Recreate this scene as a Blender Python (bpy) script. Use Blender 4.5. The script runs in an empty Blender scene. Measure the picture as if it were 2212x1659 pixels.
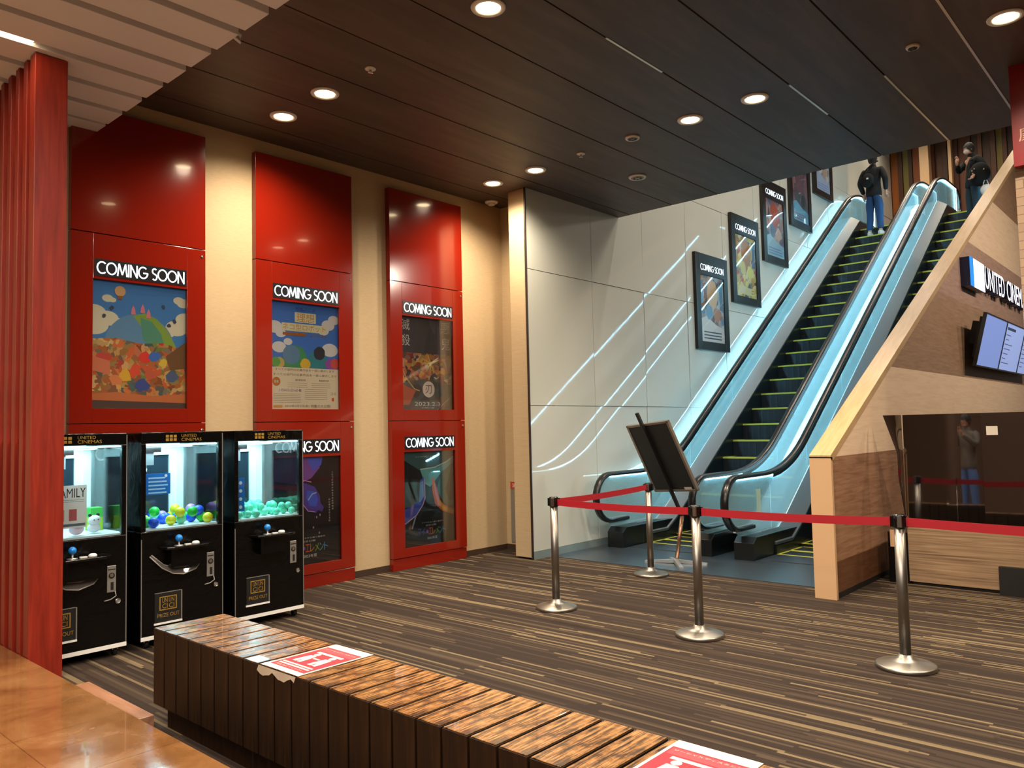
import bpy, bmesh, math, random
from mathutils import Vector, Matrix
random.seed(7)
PI = math.pi
SC = bpy.context.scene
COL = SC.collection
# ------------------------------------------------------------------ camera
cam_d = bpy.data.cameras.new('Camera'); cam = bpy.data.objects.new('Camera', cam_d); COL.objects.link(cam)
cam_d.sensor_fit = 'HORIZONTAL'; cam_d.sensor_width = 36.0; cam_d.lens = 1699.674/2212*36.0
cam_d.clip_start = 0.02
_r = Vector((0.743800, 0.668028, -0.022372)); _u = Vector((0.054709, -0.027488, 0.998124)); _d = Vector((-0.666160, 0.743628, 0.056992))
cam.matrix_world = Matrix(((_r.x, _u.x, -_d.x, 0), (_r.y, _u.y, -_d.y, 0), (_r.z, _u.z, -_d.z, 1.55), (0, 0, 0, 1)))
SC.camera = cam
# ------------------------------------------------------------------ world, exposure
w = bpy.data.worlds.new('World'); SC.world = w; w.use_nodes = True
w.node_tree.nodes['Background'].inputs[0].default_value = (1.0, 0.86, 0.72, 1)
w.node_tree.nodes['Background'].inputs[1].default_value = 0.10
vs = SC.view_settings
vs.view_transform = 'Standard'; vs.look = 'None'; vs.gamma = 1.0; vs.exposure = 0.0; vs.use_curve_mapping = False
SC.cycles.max_bounces = 7; SC.cycles.diffuse_bounces = 4; SC.cycles.glossy_bounces = 4
SC.cycles.transmission_bounces = 4; SC.cycles.transparent_max_bounces = 24
SC.cycles.sample_clamp_indirect = 6.0
WARM = (1.0, 0.83, 0.62)
def spot(loc, power, color=WARM, angle=150, blend=1.0, radius=0.07):
    l = bpy.data.lights.new('Downlight lamp', 'SPOT'); l.energy = power; l.color = color
    l.spot_size = math.radians(angle); l.spot_blend = blend; l.shadow_soft_size = radius
    o = bpy.data.objects.new('Downlight lamp', l); COL.objects.link(o); o.location = loc
    return o
def area(loc, power, sx, sy, color=(1.0, 0.89, 0.77), rot=(0, 0, 0)):
    l = bpy.data.lights.new('Ceiling area lamp', 'AREA'); l.energy = power; l.color = color
    l.shape = 'RECTANGLE'; l.size = sx; l.size_y = sy
    o = bpy.data.objects.new('Ceiling area lamp', l); COL.objects.link(o); o.location = loc; o.rotation_euler = rot
    return o
DOWN = [(-3.61, 3.87), (-5.57, 3.89), (-6.25, 3.91), (-3.61, 6.67), (-2.95, 6.65), (-5.60, 6.73), (-6.26, 6.73), (-1.00, 6.60)]
P_DOWN = 290
for x, y in DOWN: spot((x, y, 4.44), P_DOWN)
for x, y in [(-2.95, 3.87), (-1.0, 3.9), (0.3, 6.6), (1.0, 3.9), (1.6, 6.6)]: spot((x, y, 4.44), P_DOWN)     # more of the same lobby downlights, past the right of the frame
area((-3.4, 0.3, 4.05), 150, 0.08, 3.2); area((-1.2, 0.0, 4.05), 150, 0.08, 3.2); area((1.0, 0.0, 4.05), 150, 0.08, 3.2); area((-1.2, -3.2, 4.05), 150, 3.2, 0.08)   # unseen fill lamps added under the slat ceiling, lighting from the camera side
for x in (-5.0, -3.2): 
    for y in (10.6, 14.0, 17.5): spot((x, y, 9.4), 300 if y < 17 else 170, (1.0, 0.88, 0.73), angle=140)
for x in (-5.6, -4.2, -2.9): spot((x, 20.2, 9.4), 240, angle=130)

for y in (9.8, 12.5, 15.5): spot((1.6, y, 5.4), 420, (1.0, 0.86, 0.70), 150, 1.0, 0.12).rotation_euler = (0, math.radians(52), 0)     # unseen spots added behind the ceiling edge, aimed to brighten the cladding

# ------------------------------------------------------------------ materials
MATS = {}
def lin(h):
    if isinstance(h, str):
        h = h.lstrip('#'); v = [int(h[i:i+2], 16)/255 for i in (0, 2, 4)]
        return tuple(c/12.92 if c <= 0.04045 else ((c+0.055)/1.055)**2.4 for c in v)
    return tuple(h)
def mat(name, color, rough=0.5, metal=0.0, emis=None, es=1.0, coat=0.0, spec=0.5):
    if name in MATS: return MATS[name]
    m = bpy.data.materials.new(name); m.use_nodes = True
    b = m.node_tree.nodes['Principled BSDF']
    b.inputs['Base Color'].default_value = (*lin(color), 1)
    b.inputs['Roughness'].default_value = rough; b.inputs['Metallic'].default_value = metal
    b.inputs['Specular IOR Level'].default_value = spec
    if coat: b.inputs['Coat Weight'].default_value = coat; b.inputs['Coat Roughness'].default_value = 0.03
    if emis is not None:
        b.inputs['Emission Color'].default_value = (*lin(emis), 1); b.inputs['Emission Strength'].default_value = es
    m.diffuse_color = (*lin(color), 1)
    MATS[name] = m; return m
PG = 1.0
def flat(h): return mat('Print %s %.1f' % (h, PG), tuple(min(0.85, c*PG) for c in lin(h)), 0.6)
def nt(m):
    t = m.node_tree; return t, t.nodes, t.links, t.nodes['Principled BSDF']
def coords(m, scale=(1, 1, 1), rot=(0, 0, 0), kind='Object'):
    t, n, l, b = nt(m); tc = n.new('ShaderNodeTexCoord'); mp = n.new('ShaderNodeMapping')
    mp.inputs['Scale'].default_value = scale; mp.inputs['Rotation'].default_value = rot
    l.new(tc.outputs[kind], mp.inputs['Vector']); return mp.outputs['Vector']
def ramp(m, fac, stops):
    t, n, l, b = nt(m); r = n.new('ShaderNodeValToRGB'); e = r.color_ramp.elements
    e[0].position, e[0].color = stops[0][0], (*lin(stops[0][1]), 1)
    e[1].position, e[1].color = stops[-1][0], (*lin(stops[-1][1]), 1)
    for p, c in stops[1:-1]:
        q = e.new(p); q.color = (*lin(c), 1)
    l.new(fac, r.inputs['Fac']); return r.outputs['Color']
def noise(m, vec, scale, detail=4, rough=0.55, dist=0.0):
    t, n, l, b = nt(m); x = n.new('ShaderNodeTexNoise'); x.inputs['Scale'].default_value = scale
    x.inputs['Detail'].default_value = detail; x.inputs['Roughness'].default_value = rough; x.inputs['Distortion'].default_value = dist
    l.new(vec, x.inputs['Vector']); return x.outputs['Fac']
def math_n(m, op, a, b2=None):
    t, n, l, b = nt(m); x = n.new('ShaderNodeMath'); x.operation = op
    for i, v in enumerate((a, b2)):
        if v is None: continue
        if isinstance(v, (int, float)): x.inputs[i].default_value = v
        else: l.new(v, x.inputs[i])
    return x.outputs[0]
def bump(m, fac, strength=0.2, dist=0.01):
    t, n, l, b = nt(m); x = n.new('ShaderNodeBump'); x.inputs['Strength'].default_value = strength; x.inputs['Distance'].default_value = dist
    l.new(fac, x.inputs['Height']); l.new(x.outputs['Normal'], b.inputs['Normal'])
def wood(name, c1, c2, c3, scale, rough=0.45, n_scale=3.0, bmp=0.15, coat=0.0, spec=0.5):
    m = mat(name, c2, rough, coat=coat, spec=spec)
    v = coords(m, scale); f = noise(m, v, n_scale, 6, 0.6, 0.6)
    c = ramp(m, f, [(0.3, c1), (0.5, c2), (0.72, c3)])
    t, n, l, b = nt(m); l.new(c, b.inputs['Base Color']); bump(m, f, bmp, 0.004)
    return m
M_black = mat('Black gloss', '#0b0a0b', 0.18)
M_blackm = mat('Black matte', '#100f10', 0.55)
M_rubber = mat('Handrail rubber', '#0c0d10', 0.28)
M_steel = mat('Brushed steel', '#98938c', 0.36, 1.0)
M_chrome = mat('Chrome', '#d8d8d8', 0.12, 1.0)
M_alu = mat('Aluminium', '#cfd2d3', 0.35, 0.9)
M_white = mat('White plastic', '#e8e6e2', 0.4)
M_red = mat('Red enamel', '#7c190b', 0.13, coat=0.3)
M_redsign = mat('Crimson sign', '#8c1520', 0.4)
M_belt = mat('Red belt webbing', '#a00a1c', 0.6)
M_yellow = mat('Step yellow', '#b4ae38', 0.5)
M_dsign = mat('Sign slot black', '#15141a', 0.3)
M_letters = mat('Lit sign letters', '#ffffff', 0.4, emis='#d8efff', es=1.7)
M_signw = mat('Lit white sign', '#ffffff', 0.4, emis='#f4f6ff', es=2.2)
M_signb = mat('Lit blue sign', '#1678d0', 0.4, emis='#1a80e0', es=0.9)
M_lamp = mat('Lamp glow', '#ffffff', 0.4, emis='#ffe2b0', es=22)
M_led = mat('Handrail LED', '#e8fbff', 0.4, emis='#b4ecff', es=9.0); M_ledh = mat('Hidden handrail LED', '#e8fbff', 0.4, emis='#a0e4ff', es=54.0)
M_linear = mat('Linear lamp glow', '#ffffff', 0.4, emis='#ffd9a8', es=14)
M_screen = mat('Menu screen', '#6d86c8', 0.2, emis='#7f96d8', es=0.62)
M_screen2 = mat('Menu screen pale', '#8ea4dd', 0.2, emis='#93a8e2', es=0.62)
M_menu = mat('Menu text', '#30405f', 0.4, emis='#30405f', es=0.4)
M_gold = mat('Gold print', '#a8863a', 0.4, 0.3)
M_skin = mat('Skin', '#d49f86', 0.55)
M_green = mat('Exit green', '#30c060', 0.4, emis='#30d070', es=0.8)
def glass(name, tint, refl=1.0, haze=0.0, hazec=(0.7, 0.95, 1.0)):
    m = bpy.data.materials.new(name); m.use_nodes = True; t = m.node_tree; n = t.nodes; l = t.links
    n.remove(n['Principled BSDF']); out = n['Material Output']
    tr = n.new('ShaderNodeBsdfTransparent'); tr.inputs[0].default_value = (*tint, 1)
    gl = n.new('ShaderNodeBsdfGlossy'); gl.inputs['Roughness'].default_value = 0.03
    lw = n.new('ShaderNodeFresnel'); lw.inputs['IOR'].default_value = 1.45
    mu = n.new('ShaderNodeMath'); mu.operation = 'MULTIPLY'; mu.inputs[1].default_value = refl; l.new(lw.outputs[0], mu.inputs[0])
    mx = n.new('ShaderNodeMixShader'); l.new(mu.outputs[0], mx.inputs[0]); l.new(tr.outputs[0], mx.inputs[1]); l.new(gl.outputs[0], mx.inputs[2])
    last = mx
    if haze:
        df = n.new('ShaderNodeBsdfDiffuse'); df.inputs[0].default_value = (*hazec, 1)
        m2 = n.new('ShaderNodeMixShader'); m2.inputs[0].default_value = haze
        l.new(mx.outputs[0], m2.inputs[1]); l.new(df.outputs[0], m2.inputs[2]); last = m2
    l.new(last.outputs[0], out.inputs['Surface']); MATS[name] = m; return m
M_glass = glass('Clear glass', (0.97, 0.99, 0.99), 0.9)
M_caseglass = glass('Poster glass', (0.97, 0.97, 0.97), 0.9)
M_frameglass = glass('Lightbox glass', (0.98, 0.98, 0.98), 0.45)
M_balu = glass('Balustrade glass', (0.86, 0.97, 0.985), 0.8, 0.15, (0.72, 0.96, 1.0))
M_tape = glass('Clear tape', (0.9, 0.9, 0.9), 1.0, 0.14, (0.7, 0.65, 0.6))

M_beige = mat('Beige wallpaper', '#c3a573', 0.75)
_v = coords(M_beige, (1, 3, 60)); _f = noise(M_beige, _v, 6, 4)
nt(M_beige)[2].new(ramp(M_beige, _f, [(0.3, '#b09874'), (0.7, '#bda582')]), nt(M_beige)[3].inputs['Base Color'])
M_whitetile = mat('White glass panel', '#c3c5bd', 0.04)
M_joint = mat('Panel joint grey', '#8d8b84', 0.6)
M_ceil = wood('Dark ceiling board', '#40322b', '#4c3d34', '#5b4a40', (2.0, 0.25, 1), 0.55, 3.0, 0.05)
M_ceilback = mat('Ceiling void black', '#0a0807', 0.8)
M_slatw = mat('White ceiling board', '#dcdee4', 0.5)
M_plaster = mat('Plaster', '#cfc4b2', 0.8)
M_fin = wood('Red stained wood', '#701a0a', '#852211', '#962d18', (8, 8, 0.6), 0.42, 3.0, 0.1)
M_top = wood('Worn bench wood', '#5a3310', '#a9733a', '#c9965a', (3.0, 0.9, 3), 0.33, 9.0, 0.3)
# bench top: fine grain along y with dark worn streaks; overhead light painted into the gold
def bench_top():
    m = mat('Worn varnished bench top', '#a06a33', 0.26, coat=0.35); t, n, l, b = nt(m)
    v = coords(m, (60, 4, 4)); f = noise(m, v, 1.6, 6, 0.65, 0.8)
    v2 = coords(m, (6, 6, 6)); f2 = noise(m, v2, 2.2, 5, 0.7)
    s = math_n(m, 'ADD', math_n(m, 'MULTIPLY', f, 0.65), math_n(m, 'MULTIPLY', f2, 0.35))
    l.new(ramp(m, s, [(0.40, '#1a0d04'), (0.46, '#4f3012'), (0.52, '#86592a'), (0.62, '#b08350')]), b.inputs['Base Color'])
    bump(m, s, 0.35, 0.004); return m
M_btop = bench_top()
M_bside = wood('Dark stained bench wood', '#160b04', '#211206', '#2c1a0a', (14, 14, 1.2), 0.55, 3.0, 0.1, spec=0.2)  # same wood as the top, its side shade painted into the colour
M_dark = wood('Cladding dark walnut', '#52331f', '#5f3d27', '#6d4a32', (1, 1.2, 16), 0.42, 3.0, 0.05)
M_mid = wood('Cladding walnut', '#7c573c', '#906a50', '#a27b60', (1, 1.0, 14), 0.42, 3.0, 0.05)
M_light = wood('Cladding beige oak', '#d6b798', '#dfc2a4', '#e6cbae', (1, 0.8, 12), 0.42, 3.0, 0.02)
M_brown = wood('Cladding umber oak', '#86684f', '#96765d', '#a5846b', (1, 1.0, 14), 0.42, 3.0, 0.05)
M_mauve = wood('Cladding ash brown', '#947363', '#a48474', '#b09182', (1, 1.0, 14), 0.42, 3.0, 0.04)
M_beamtop = wood('Golden beam capping', '#ac8d62', '#b9986e', '#c3a47c', (6, 0.7, 1), 0.35, 3.0, 0.05)
M_post = mat('Beige post laminate', '#d2ac84', 0.4)
M_counter = wood('Counter lined wood', '#6b543e', '#94795d', '#ac9174', (0.5, 1, 22), 0.45, 2.5, 0.1)
M_mirror = mat('Black mirror acrylic', '#0d0a09', 0.05, spec=1.0, coat=1.0)
M_mirror.node_tree.nodes['Principled BSDF'].inputs['Coat IOR'].default_value = 2.2
M_mirror.node_tree.nodes['Principled BSDF'].inputs['Coat Roughness'].default_value = 0.02
M_plate = mat('Steel floor plate', '#5b6670', 0.28, 0.75)
_v = coords(M_plate, (80, 3, 1)); _f = noise(M_plate, _v, 3, 3); bump(M_plate, _f, 0.08, 0.002)
M_stone = mat('Stone tile', '#a08770', 0.6)
def brick_mat():
    m = M_stone; t, n, l, b = nt(m); v = coords(m, (1, 1, 1), (PI/2, 0, 0))
    br = n.new('ShaderNodeTexBrick'); br.inputs['Scale'].default_value = 3.4; br.inputs['Mortar Size'].default_value = 0.012
    br.inputs['Color1'].default_value = (*lin('#a98f77'), 1); br.inputs['Color2'].default_value = (*lin('#957c66'), 1); br.inputs['Mortar'].default_value = (*lin('#7b6553'), 1)
    l.new(v, br.inputs['Vector']); l.new(br.outputs['Color'], b.inputs['Base Color'])
brick_mat()
def carpet_mat():
    m = mat('Striped carpet', '#3a2d25', 0.9, spec=0.2); t, n, l, b = nt(m)
    tc = n.new('ShaderNodeTexCoord'); sp = n.new('ShaderNodeSeparateXYZ'); l.new(tc.outputs['Object'], sp.inputs[0])
    def layer(wid, lng, seed):
        row = math_n(m, 'FLOOR', math_n(m, 'DIVIDE', sp.outputs[1], wid))
        wn = n.new('ShaderNodeTexWhiteNoise'); wn.noise_dimensions = '1D'; l.new(math_n(m, 'ADD', row, seed), wn.inputs['W'])
        band = math_n(m, 'FLOOR', math_n(m, 'DIVIDE', row, 5.0))
        wb = n.new('ShaderNodeTexWhiteNoise'); wb.noise_dimensions = '1D'; l.new(math_n(m, 'ADD', band, seed+40), wb.inputs['W'])
        off = math_n(m, 'ADD', math_n(m, 'MULTIPLY', wn.outputs[0], 0.25), math_n(m, 'MULTIPLY', wb.outputs[0], 3.0))
        cx = math_n(m, 'FLOOR', math_n(m, 'ADD', math_n(m, 'DIVIDE', sp.outputs[0], lng), off))
        cb = n.new('ShaderNodeCombineXYZ'); l.new(row, cb.inputs[0]); l.new(cx, cb.inputs[1]); cb.inputs[2].default_value = seed
        w2 = n.new('ShaderNodeTexWhiteNoise'); w2.noise_dimensions = '3D'; l.new(cb.outputs[0], w2.inputs['Vector'])
        return w2.outputs[0]
    a = layer(0.020, 1.05, 3.0)
    nz = noise(m, tc.outputs['Object'], 260, 2)
    c = ramp(m, a, [(0.0, '#2f251f'), (0.50, '#342922'), (0.505, '#3f332a'), (0.72, '#3f332a'), (0.725, '#4d4033'), (0.87, '#504335'), (0.875, '#706048'), (1.0, '#7c6c52')])
    mx = n.new('ShaderNodeMixRGB'); mx.blend_type = 'MULTIPLY'; mx.inputs[0].default_value = 0.5
    l.new(c, mx.inputs[1]); l.new(ramp(m, nz, [(0.3, '#b0b0b0'), (0.7, '#ffffff')]), mx.inputs[2])
    l.new(mx.outputs[0], b.inputs['Base Color']); bump(m, nz, 0.3, 0.003)
    t.nodes.active = b
    return m
M_carpet = carpet_mat()
for nd in M_carpet.node_tree.nodes:
    if nd.type == 'VALTORGB' and len(nd.color_ramp.elements) > 3: nd.color_ramp.interpolation = 'LINEAR'
def tile_mat():
    m = mat('Orange brown floor tile', '#a06428', 0.16, coat=0.6); t, n, l, b = nt(m)
    v = coords(m); f = noise(m, v, 3.0, 6, 0.65, 0.4)
    c = ramp(m, f, [(0.3, '#6e4826'), (0.5, '#875d36'), (0.72, '#9a7247')])
    br = n.new('ShaderNodeTexBrick'); br.offset = 0.0; br.inputs['Scale'].default_value = 1.0; br.inputs['Mortar Size'].default_value = 0.0025
    br.inputs['Brick Width'].default_value = 0.6; br.inputs['Row Height'].default_value = 0.6
    br.inputs['Color1'].default_value = (1, 1, 1, 1); br.inputs['Color2'].default_value = (0.93, 0.93, 0.93, 1); br.inputs['Mortar'].default_value = (0.55, 0.5, 0.45, 1)
    l.new(v, br.inputs['Vector'])
    mx = n.new('ShaderNodeMixRGB'); mx.blend_type = 'MULTIPLY'; mx.inputs[0].default_value = 1.0
    l.new(c, mx.inputs[1]); l.new(br.outputs['Color'], mx.inputs[2]); l.new(mx.outputs[0], b.inputs['Base Color'])
    rr = ramp(m, f, [(0.35, (0.10,)*3), (0.7, (0.24,)*3)]); l.new(rr, b.inputs['Roughness'])
    bump(m, noise(m, v, 7, 2), 0.06, 0.01); return m
M_tile = tile_mat()
def collage(name, cols, scale=14, sc=(1, 1, 1)):
    if name in MATS: return MATS[name]
    cols = [tuple(min(0.85, q*PG) for q in lin(c)) for c in cols]
    m = mat(name, cols[0], 0.5); t, n, l, b = nt(m); v = coords(m, sc)
    nz = n.new('ShaderNodeTexNoise'); nz.inputs['Scale'].default_value = scale*0.6; l.new(v, nz.inputs['Vector'])
    mx = n.new('ShaderNodeMixRGB'); mx.inputs[0].default_value = 0.12; l.new(v, mx.inputs[1]); l.new(nz.outputs['Color'], mx.inputs[2])
    vo = n.new('ShaderNodeTexVoronoi'); vo.inputs['Scale'].default_value = scale; l.new(mx.outputs[0], vo.inputs['Vector'])
    sp = n.new('ShaderNodeSeparateColor'); l.new(vo.outputs['Color'], sp.inputs[0])
    k = len(cols); c = ramp(m, sp.outputs[0], [(i/(k-1), cc) for i, cc in enumerate(cols)])
    l.new(c, b.inputs['Base Color']); return m
# ------------------------------------------------------------------ mesh builder
TXT = {}
def text_mesh(s):
    if s in TXT: return TXT[s]
    cu = bpy.data.curves.new('t', 'FONT'); cu.body = s; cu.size = 1.0; cu.resolution_u = 3
    o = bpy.data.objects.new('t', cu); me = bpy.data.meshes.new_from_object(o)
    vv = [(v.co.x, v.co.y) for v in me.vertices]; ff = [tuple(p.vertices) for p in me.polygons]
    bpy.data.objects.remove(o); bpy.data.curves.remove(cu); bpy.data.meshes.remove(me)
    if vv:
        x0 = min(v[0] for v in vv); y0 = min(v[1] for v in vv); x1 = max(v[0] for v in vv); y1 = max(v[1] for v in vv)
        vv = [((a-x0)/max(1e-6, x1-x0), (b-y0)/max(1e-6, y1-y0)) for a, b in vv]
    TXT[s] = (vv, ff); return TXT[s]
class MB:
    def __init__(s): s.v = []; s.f = []; s.m = []; s.mats = []; s.sm = []; s.zc = 0.0
    def zz(s, z): s.zc += 1.2e-5; return z+s.zc
    def mi(s, m):
        if m not in s.mats: s.mats.append(m)
        return s.mats.index(m)
    def add(s, vs, fs, m, smooth=False):
        k = len(s.v); s.v += [tuple(v) for v in vs]; i = s.mi(m)
        for f in fs: s.f.append([k+a for a in f]); s.m.append(i); s.sm.append(smooth)
        return s
    def box(s, x0, x1, y0, y1, z0, z1, m):
        return s.add([(x0,y0,z0),(x1,y0,z0),(x1,y1,z0),(x0,y1,z0),(x0,y0,z1),(x1,y0,z1),(x1,y1,z1),(x0,y1,z1)],
                     [(0,3,2,1),(4,5,6,7),(0,1,5,4),(1,2,6,5),(2,3,7,6),(3,0,4,7)], m)
    def prism(s, pts, ax, a, b, m, caps=None):
        # pts 2-D in the two other axes (cyclic order y,z / z,x / x,y), extruded along ax from a to b
        def P(p, t): return {'x': (t, p[0], p[1]), 'y': (p[0], t, p[1]), 'z': (p[0], p[1], t)}[ax]
        n = len(pts); vs = [P(p, a) for p in pts] + [P(p, b) for p in pts]
        s.add(vs, [tuple(range(n))[::-1], tuple(range(n, 2*n))], caps or m)
        k = len(s.v)-2*n; i = s.mi(m)
        for j in range(n):
            q = (j+1) % n; s.f.append([k+j, k+q, k+n+q, k+n+j]); s.m.append(i); s.sm.append(False)
        return s
    def strip(s, pairs, ax, a, b, m):
        # solid between lower and upper profile: pairs of ((p0),(p1)) 2-D, extruded along ax; quads only
        def P(p, t): return {'x': (t, p[0], p[1]), 'y': (p[0], t, p[1]), 'z': (p[0], p[1], t)}[ax]
        n = len(pairs); vs = []
        for lo, hi in pairs: vs += [P(lo, a), P(hi, a), P(hi, b), P(lo, b)]
        fs = [(0, 1, 2, 3), (4*(n-1)+3, 4*(n-1)+2, 4*(n-1)+1, 4*(n-1))]
        for j in range(n-1):
            for e in range(4):
                g = (e+1) % 4; fs.append((4*j+e, 4*j+4+e, 4*j+4+g, 4*j+g))
        return s.add(vs, fs, m)
    def tube(s, path, r, m, n=10, smooth=True, closed=False):
        pts = [Vector(p) for p in path]; N = len(pts); vs = []; rr = r if isinstance(r, (list, tuple)) else [r]*N
        up = None
        for i, p in enumerate(pts):
            t = (pts[min(i+1, N-1)]-pts[max(i-1, 0)]).normalized()
            if up is None: up = Vector((0, 0, 1)) if abs(t.z) < 0.9 else Vector((1, 0, 0))
            a = t.cross(up); 
            if a.length < 1e-5: a = t.orthogonal()
            a.normalize(); b = a.cross(t).normalized(); up = b
            for k in range(n):
                an = 2*PI*k/n; vs.append(p + (a*math.cos(an)+b*math.sin(an))*rr[i])
        fs = [(i*n+k, i*n+(k+1) % n, (i+1)*n+(k+1) % n, (i+1)*n+k) for i in range(N-1) for k in range(n)]
        fs += [tuple(range(n))[::-1], tuple((N-1)*n+k for k in range(n))]
        return s.add(vs, fs, m, smooth)
    def lathe(s, prof, m, c=(0, 0, 0), n=32, smooth=True):
        vs = []; 
        for r, z in prof:
            for k in range(n):
                a = 2*PI*k/n; vs.append((c[0]+r*math.cos(a), c[1]+r*math.sin(a), c[2]+z))
        fs = [(i*n+k, i*n+(k+1) % n, (i+1)*n+(k+1) % n, (i+1)*n+k) for i in range(len(prof)-1) for k in range(n)]
        fs += [tuple(range(n))[::-1], tuple((len(prof)-1)*n+k for k in range(n))]
        return s.add(vs, fs, m, smooth)
    def ball(s, c, r, m, n=14, k=9, sq=(1, 1, 1)):
        vs = [(c[0], c[1], c[2]-r*sq[2])]
        for j in range(1, k):
            t = PI*j/k
            for i in range(n):
                a = 2*PI*i/n; vs.append((c[0]+r*sq[0]*math.sin(t)*math.cos(a), c[1]+r*sq[1]*math.sin(t)*math.sin(a), c[2]-r*sq[2]*math.cos(t)))
        vs.append((c[0], c[1], c[2]+r*sq[2])); L = len(vs)-1
        fs = [(0, 1+(i+1) % n, 1+i) for i in range(n)]
        for j in range(k-2):
            fs += [(1+j*n+i, 1+j*n+(i+1) % n, 1+(j+1)*n+(i+1) % n, 1+(j+1)*n+i) for i in range(n)]
        fs += [(L, 1+(k-2)*n+i, 1+(k-2)*n+(i+1) % n) for i in range(n)]
        return s.add(vs, fs, m, True)
    # flat art in the local x/y plane at height z
    def rect(s, x0, y0, x1, y1, z, m):
        z = s.zz(z); return s.add([(x0,y0,z),(x1,y0,z),(x1,y1,z),(x0,y1,z)], [(0,1,2,3)], m)
    def poly(s, pts, z, m):
        z = s.zz(z); return s.add([(x, y, z) for x, y in pts], [tuple(range(len(pts)))], m)
    def disc(s, cx, cy, r, z, m, n=24, sy=1.0): return s.poly([(cx+r*math.cos(2*PI*i/n), cy+r*sy*math.sin(2*PI*i/n)) for i in range(n)], z, m)
    def text(s, t, x0, y0, x1, y1, z, m):
        z = s.zz(z); vv, ff = text_mesh(t); return s.add([(x0+(x1-x0)*a, y0+(y1-y0)*b, z) for a, b in vv], ff, m)
    def ribbon(s, pts, wd, z, m):
        z = s.zz(z)
        P = [Vector((p[0], p[1])) for p in pts]; n = len(P); vs = []
        for i in range(n):
            t = (P[min(i+1, n-1)]-P[max(i-1, 0)]).normalized(); nn = Vector((-t.y, t.x)); ww = wd[i] if isinstance(wd, (list, tuple)) else wd
            vs += [(*(P[i]+nn*ww/2), z), (*(P[i]-nn*ww/2), z)]
        return s.add(vs, [(2*i+1, 2*i+3, 2*i+2, 2*i) for i in range(n-1)], m)
    def obj(s, name, parent=None, bevel=0, loc=None, recalc=True, mod=None):
        me = bpy.data.meshes.new(name); me.from_pydata(s.v, [], s.f)
        for m in s.mats: me.materials.append(m)
        me.polygons.foreach_set('material_index', s.m); me.polygons.foreach_set('use_smooth', s.sm); me.update()
        if recalc:
            bm = bmesh.new(); bm.from_mesh(me); bmesh.ops.recalc_face_normals(bm, faces=bm.faces); bm.to_mesh(me); bm.free()
        o = bpy.data.objects.new(name, me); COL.objects.link(o)
        if parent: o.parent = parent
        if loc: o.location = loc
        if bevel:
            b = o.modifiers.new('Bevel', 'BEVEL'); b.width = bevel; b.segments = 2; b.limit_method = 'ANGLE'; b.angle_limit = math.radians(50)
        return o
def tag(o, label, cat, group=None, kind=None):
    if label: o['label'] = label
    if cat: o['category'] = cat
    if group: o['group'] = group
    if kind: o['kind'] = kind
    return o
def thing(name, label, cat, loc=(0, 0, 0), basis=None, group=None):
    o = bpy.data.objects.new(name, None); COL.objects.link(o); o.empty_display_size = 0.1
    mt = Matrix.Translation(loc)
    if basis: mt = mt @ Matrix((basis[0], basis[1], basis[2])).transposed().to_4x4()
    o.matrix_world = mt
    return tag(o, label, cat, group)
def struct(mb, name, bevel=0):
    o = mb.obj(name, bevel=bevel); o['kind'] = 'structure'; return o
def dup(o, loc=None, label=None, group=None, mtx=None):
    r = o.copy(); COL.objects.link(r)
    if loc is not None: r.location = loc
    if label: r['label'] = label
    if group: r['group'] = group
    for ch in o.children:
        c = ch.copy(); COL.objects.link(c); c.parent = r
        for g in ch.children:
            d = g.copy(); COL.objects.link(d); d.parent = c
    return r
EAST = ((0, 1, 0), (0, 0, 1), (1, 0, 0))      # a facade facing +X: local x along +Y, local y up, local z out of the wall
SOUTH = ((1, 0, 0), (0, 0, 1), (0, -1, 0))    # a facade facing -Y
def arc(cx, cy, r, a0, a1, n, ry=None):
    return [(cx+r*math.cos(math.radians(a0+(a1-a0)*i/n)), cy+(ry or r)*math.sin(math.radians(a0+(a1-a0)*i/n))) for i in range(n+1)]
# geometric sans capitals drawn as strokes (height 1)
def coming_soon(mb, x0, y0, x1, y1, z, m):
    G = {'C': (0.86, [arc(0.5, 0.5, 0.44, 48, 312, 16)]), 'O': (1.0, [arc(0.5, 0.5, 0.44, 0, 360, 24)]),
         'M': (1.0, [[(0.06, 0.0), (0.2, 0.98)], [(0.2, 0.98), (0.5, 0.12)], [(0.5, 0.12), (0.8, 0.98)], [(0.8, 0.98), (0.94, 0.0)]]),
         'I': (0.2, [[(0.1, 0.0), (0.1, 1.0)]]), 'N': (0.8, [[(0.1, 0.0), (0.1, 1.0)], [(0.1, 0.97), (0.7, 0.03)], [(0.7, 0.0), (0.7, 1.0)]]),
         'G': (1.0, [arc(0.5, 0.5, 0.44, 48, 355, 18), [(0.5, 0.47), (0.98, 0.47)]]),
         'S': (0.6, [arc(0.3, 0.73, 0.21, 40, 270, 10) + arc(0.3, 0.27, 0.23, 90, -140, 10)]), ' ': (0.32, [])}
    tot = sum(G[c][0] for c in 'COMING SOON'); sx = (x1-x0)/tot; sy = y1-y0; x = x0
    for c in 'COMING SOON':
        wd, st = G[c]
        for p in st: mb.ribbon([(x+a*sx, y0+b*sy) for a, b in p], 0.105*sy, z, m)
        x += wd*sx
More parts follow.
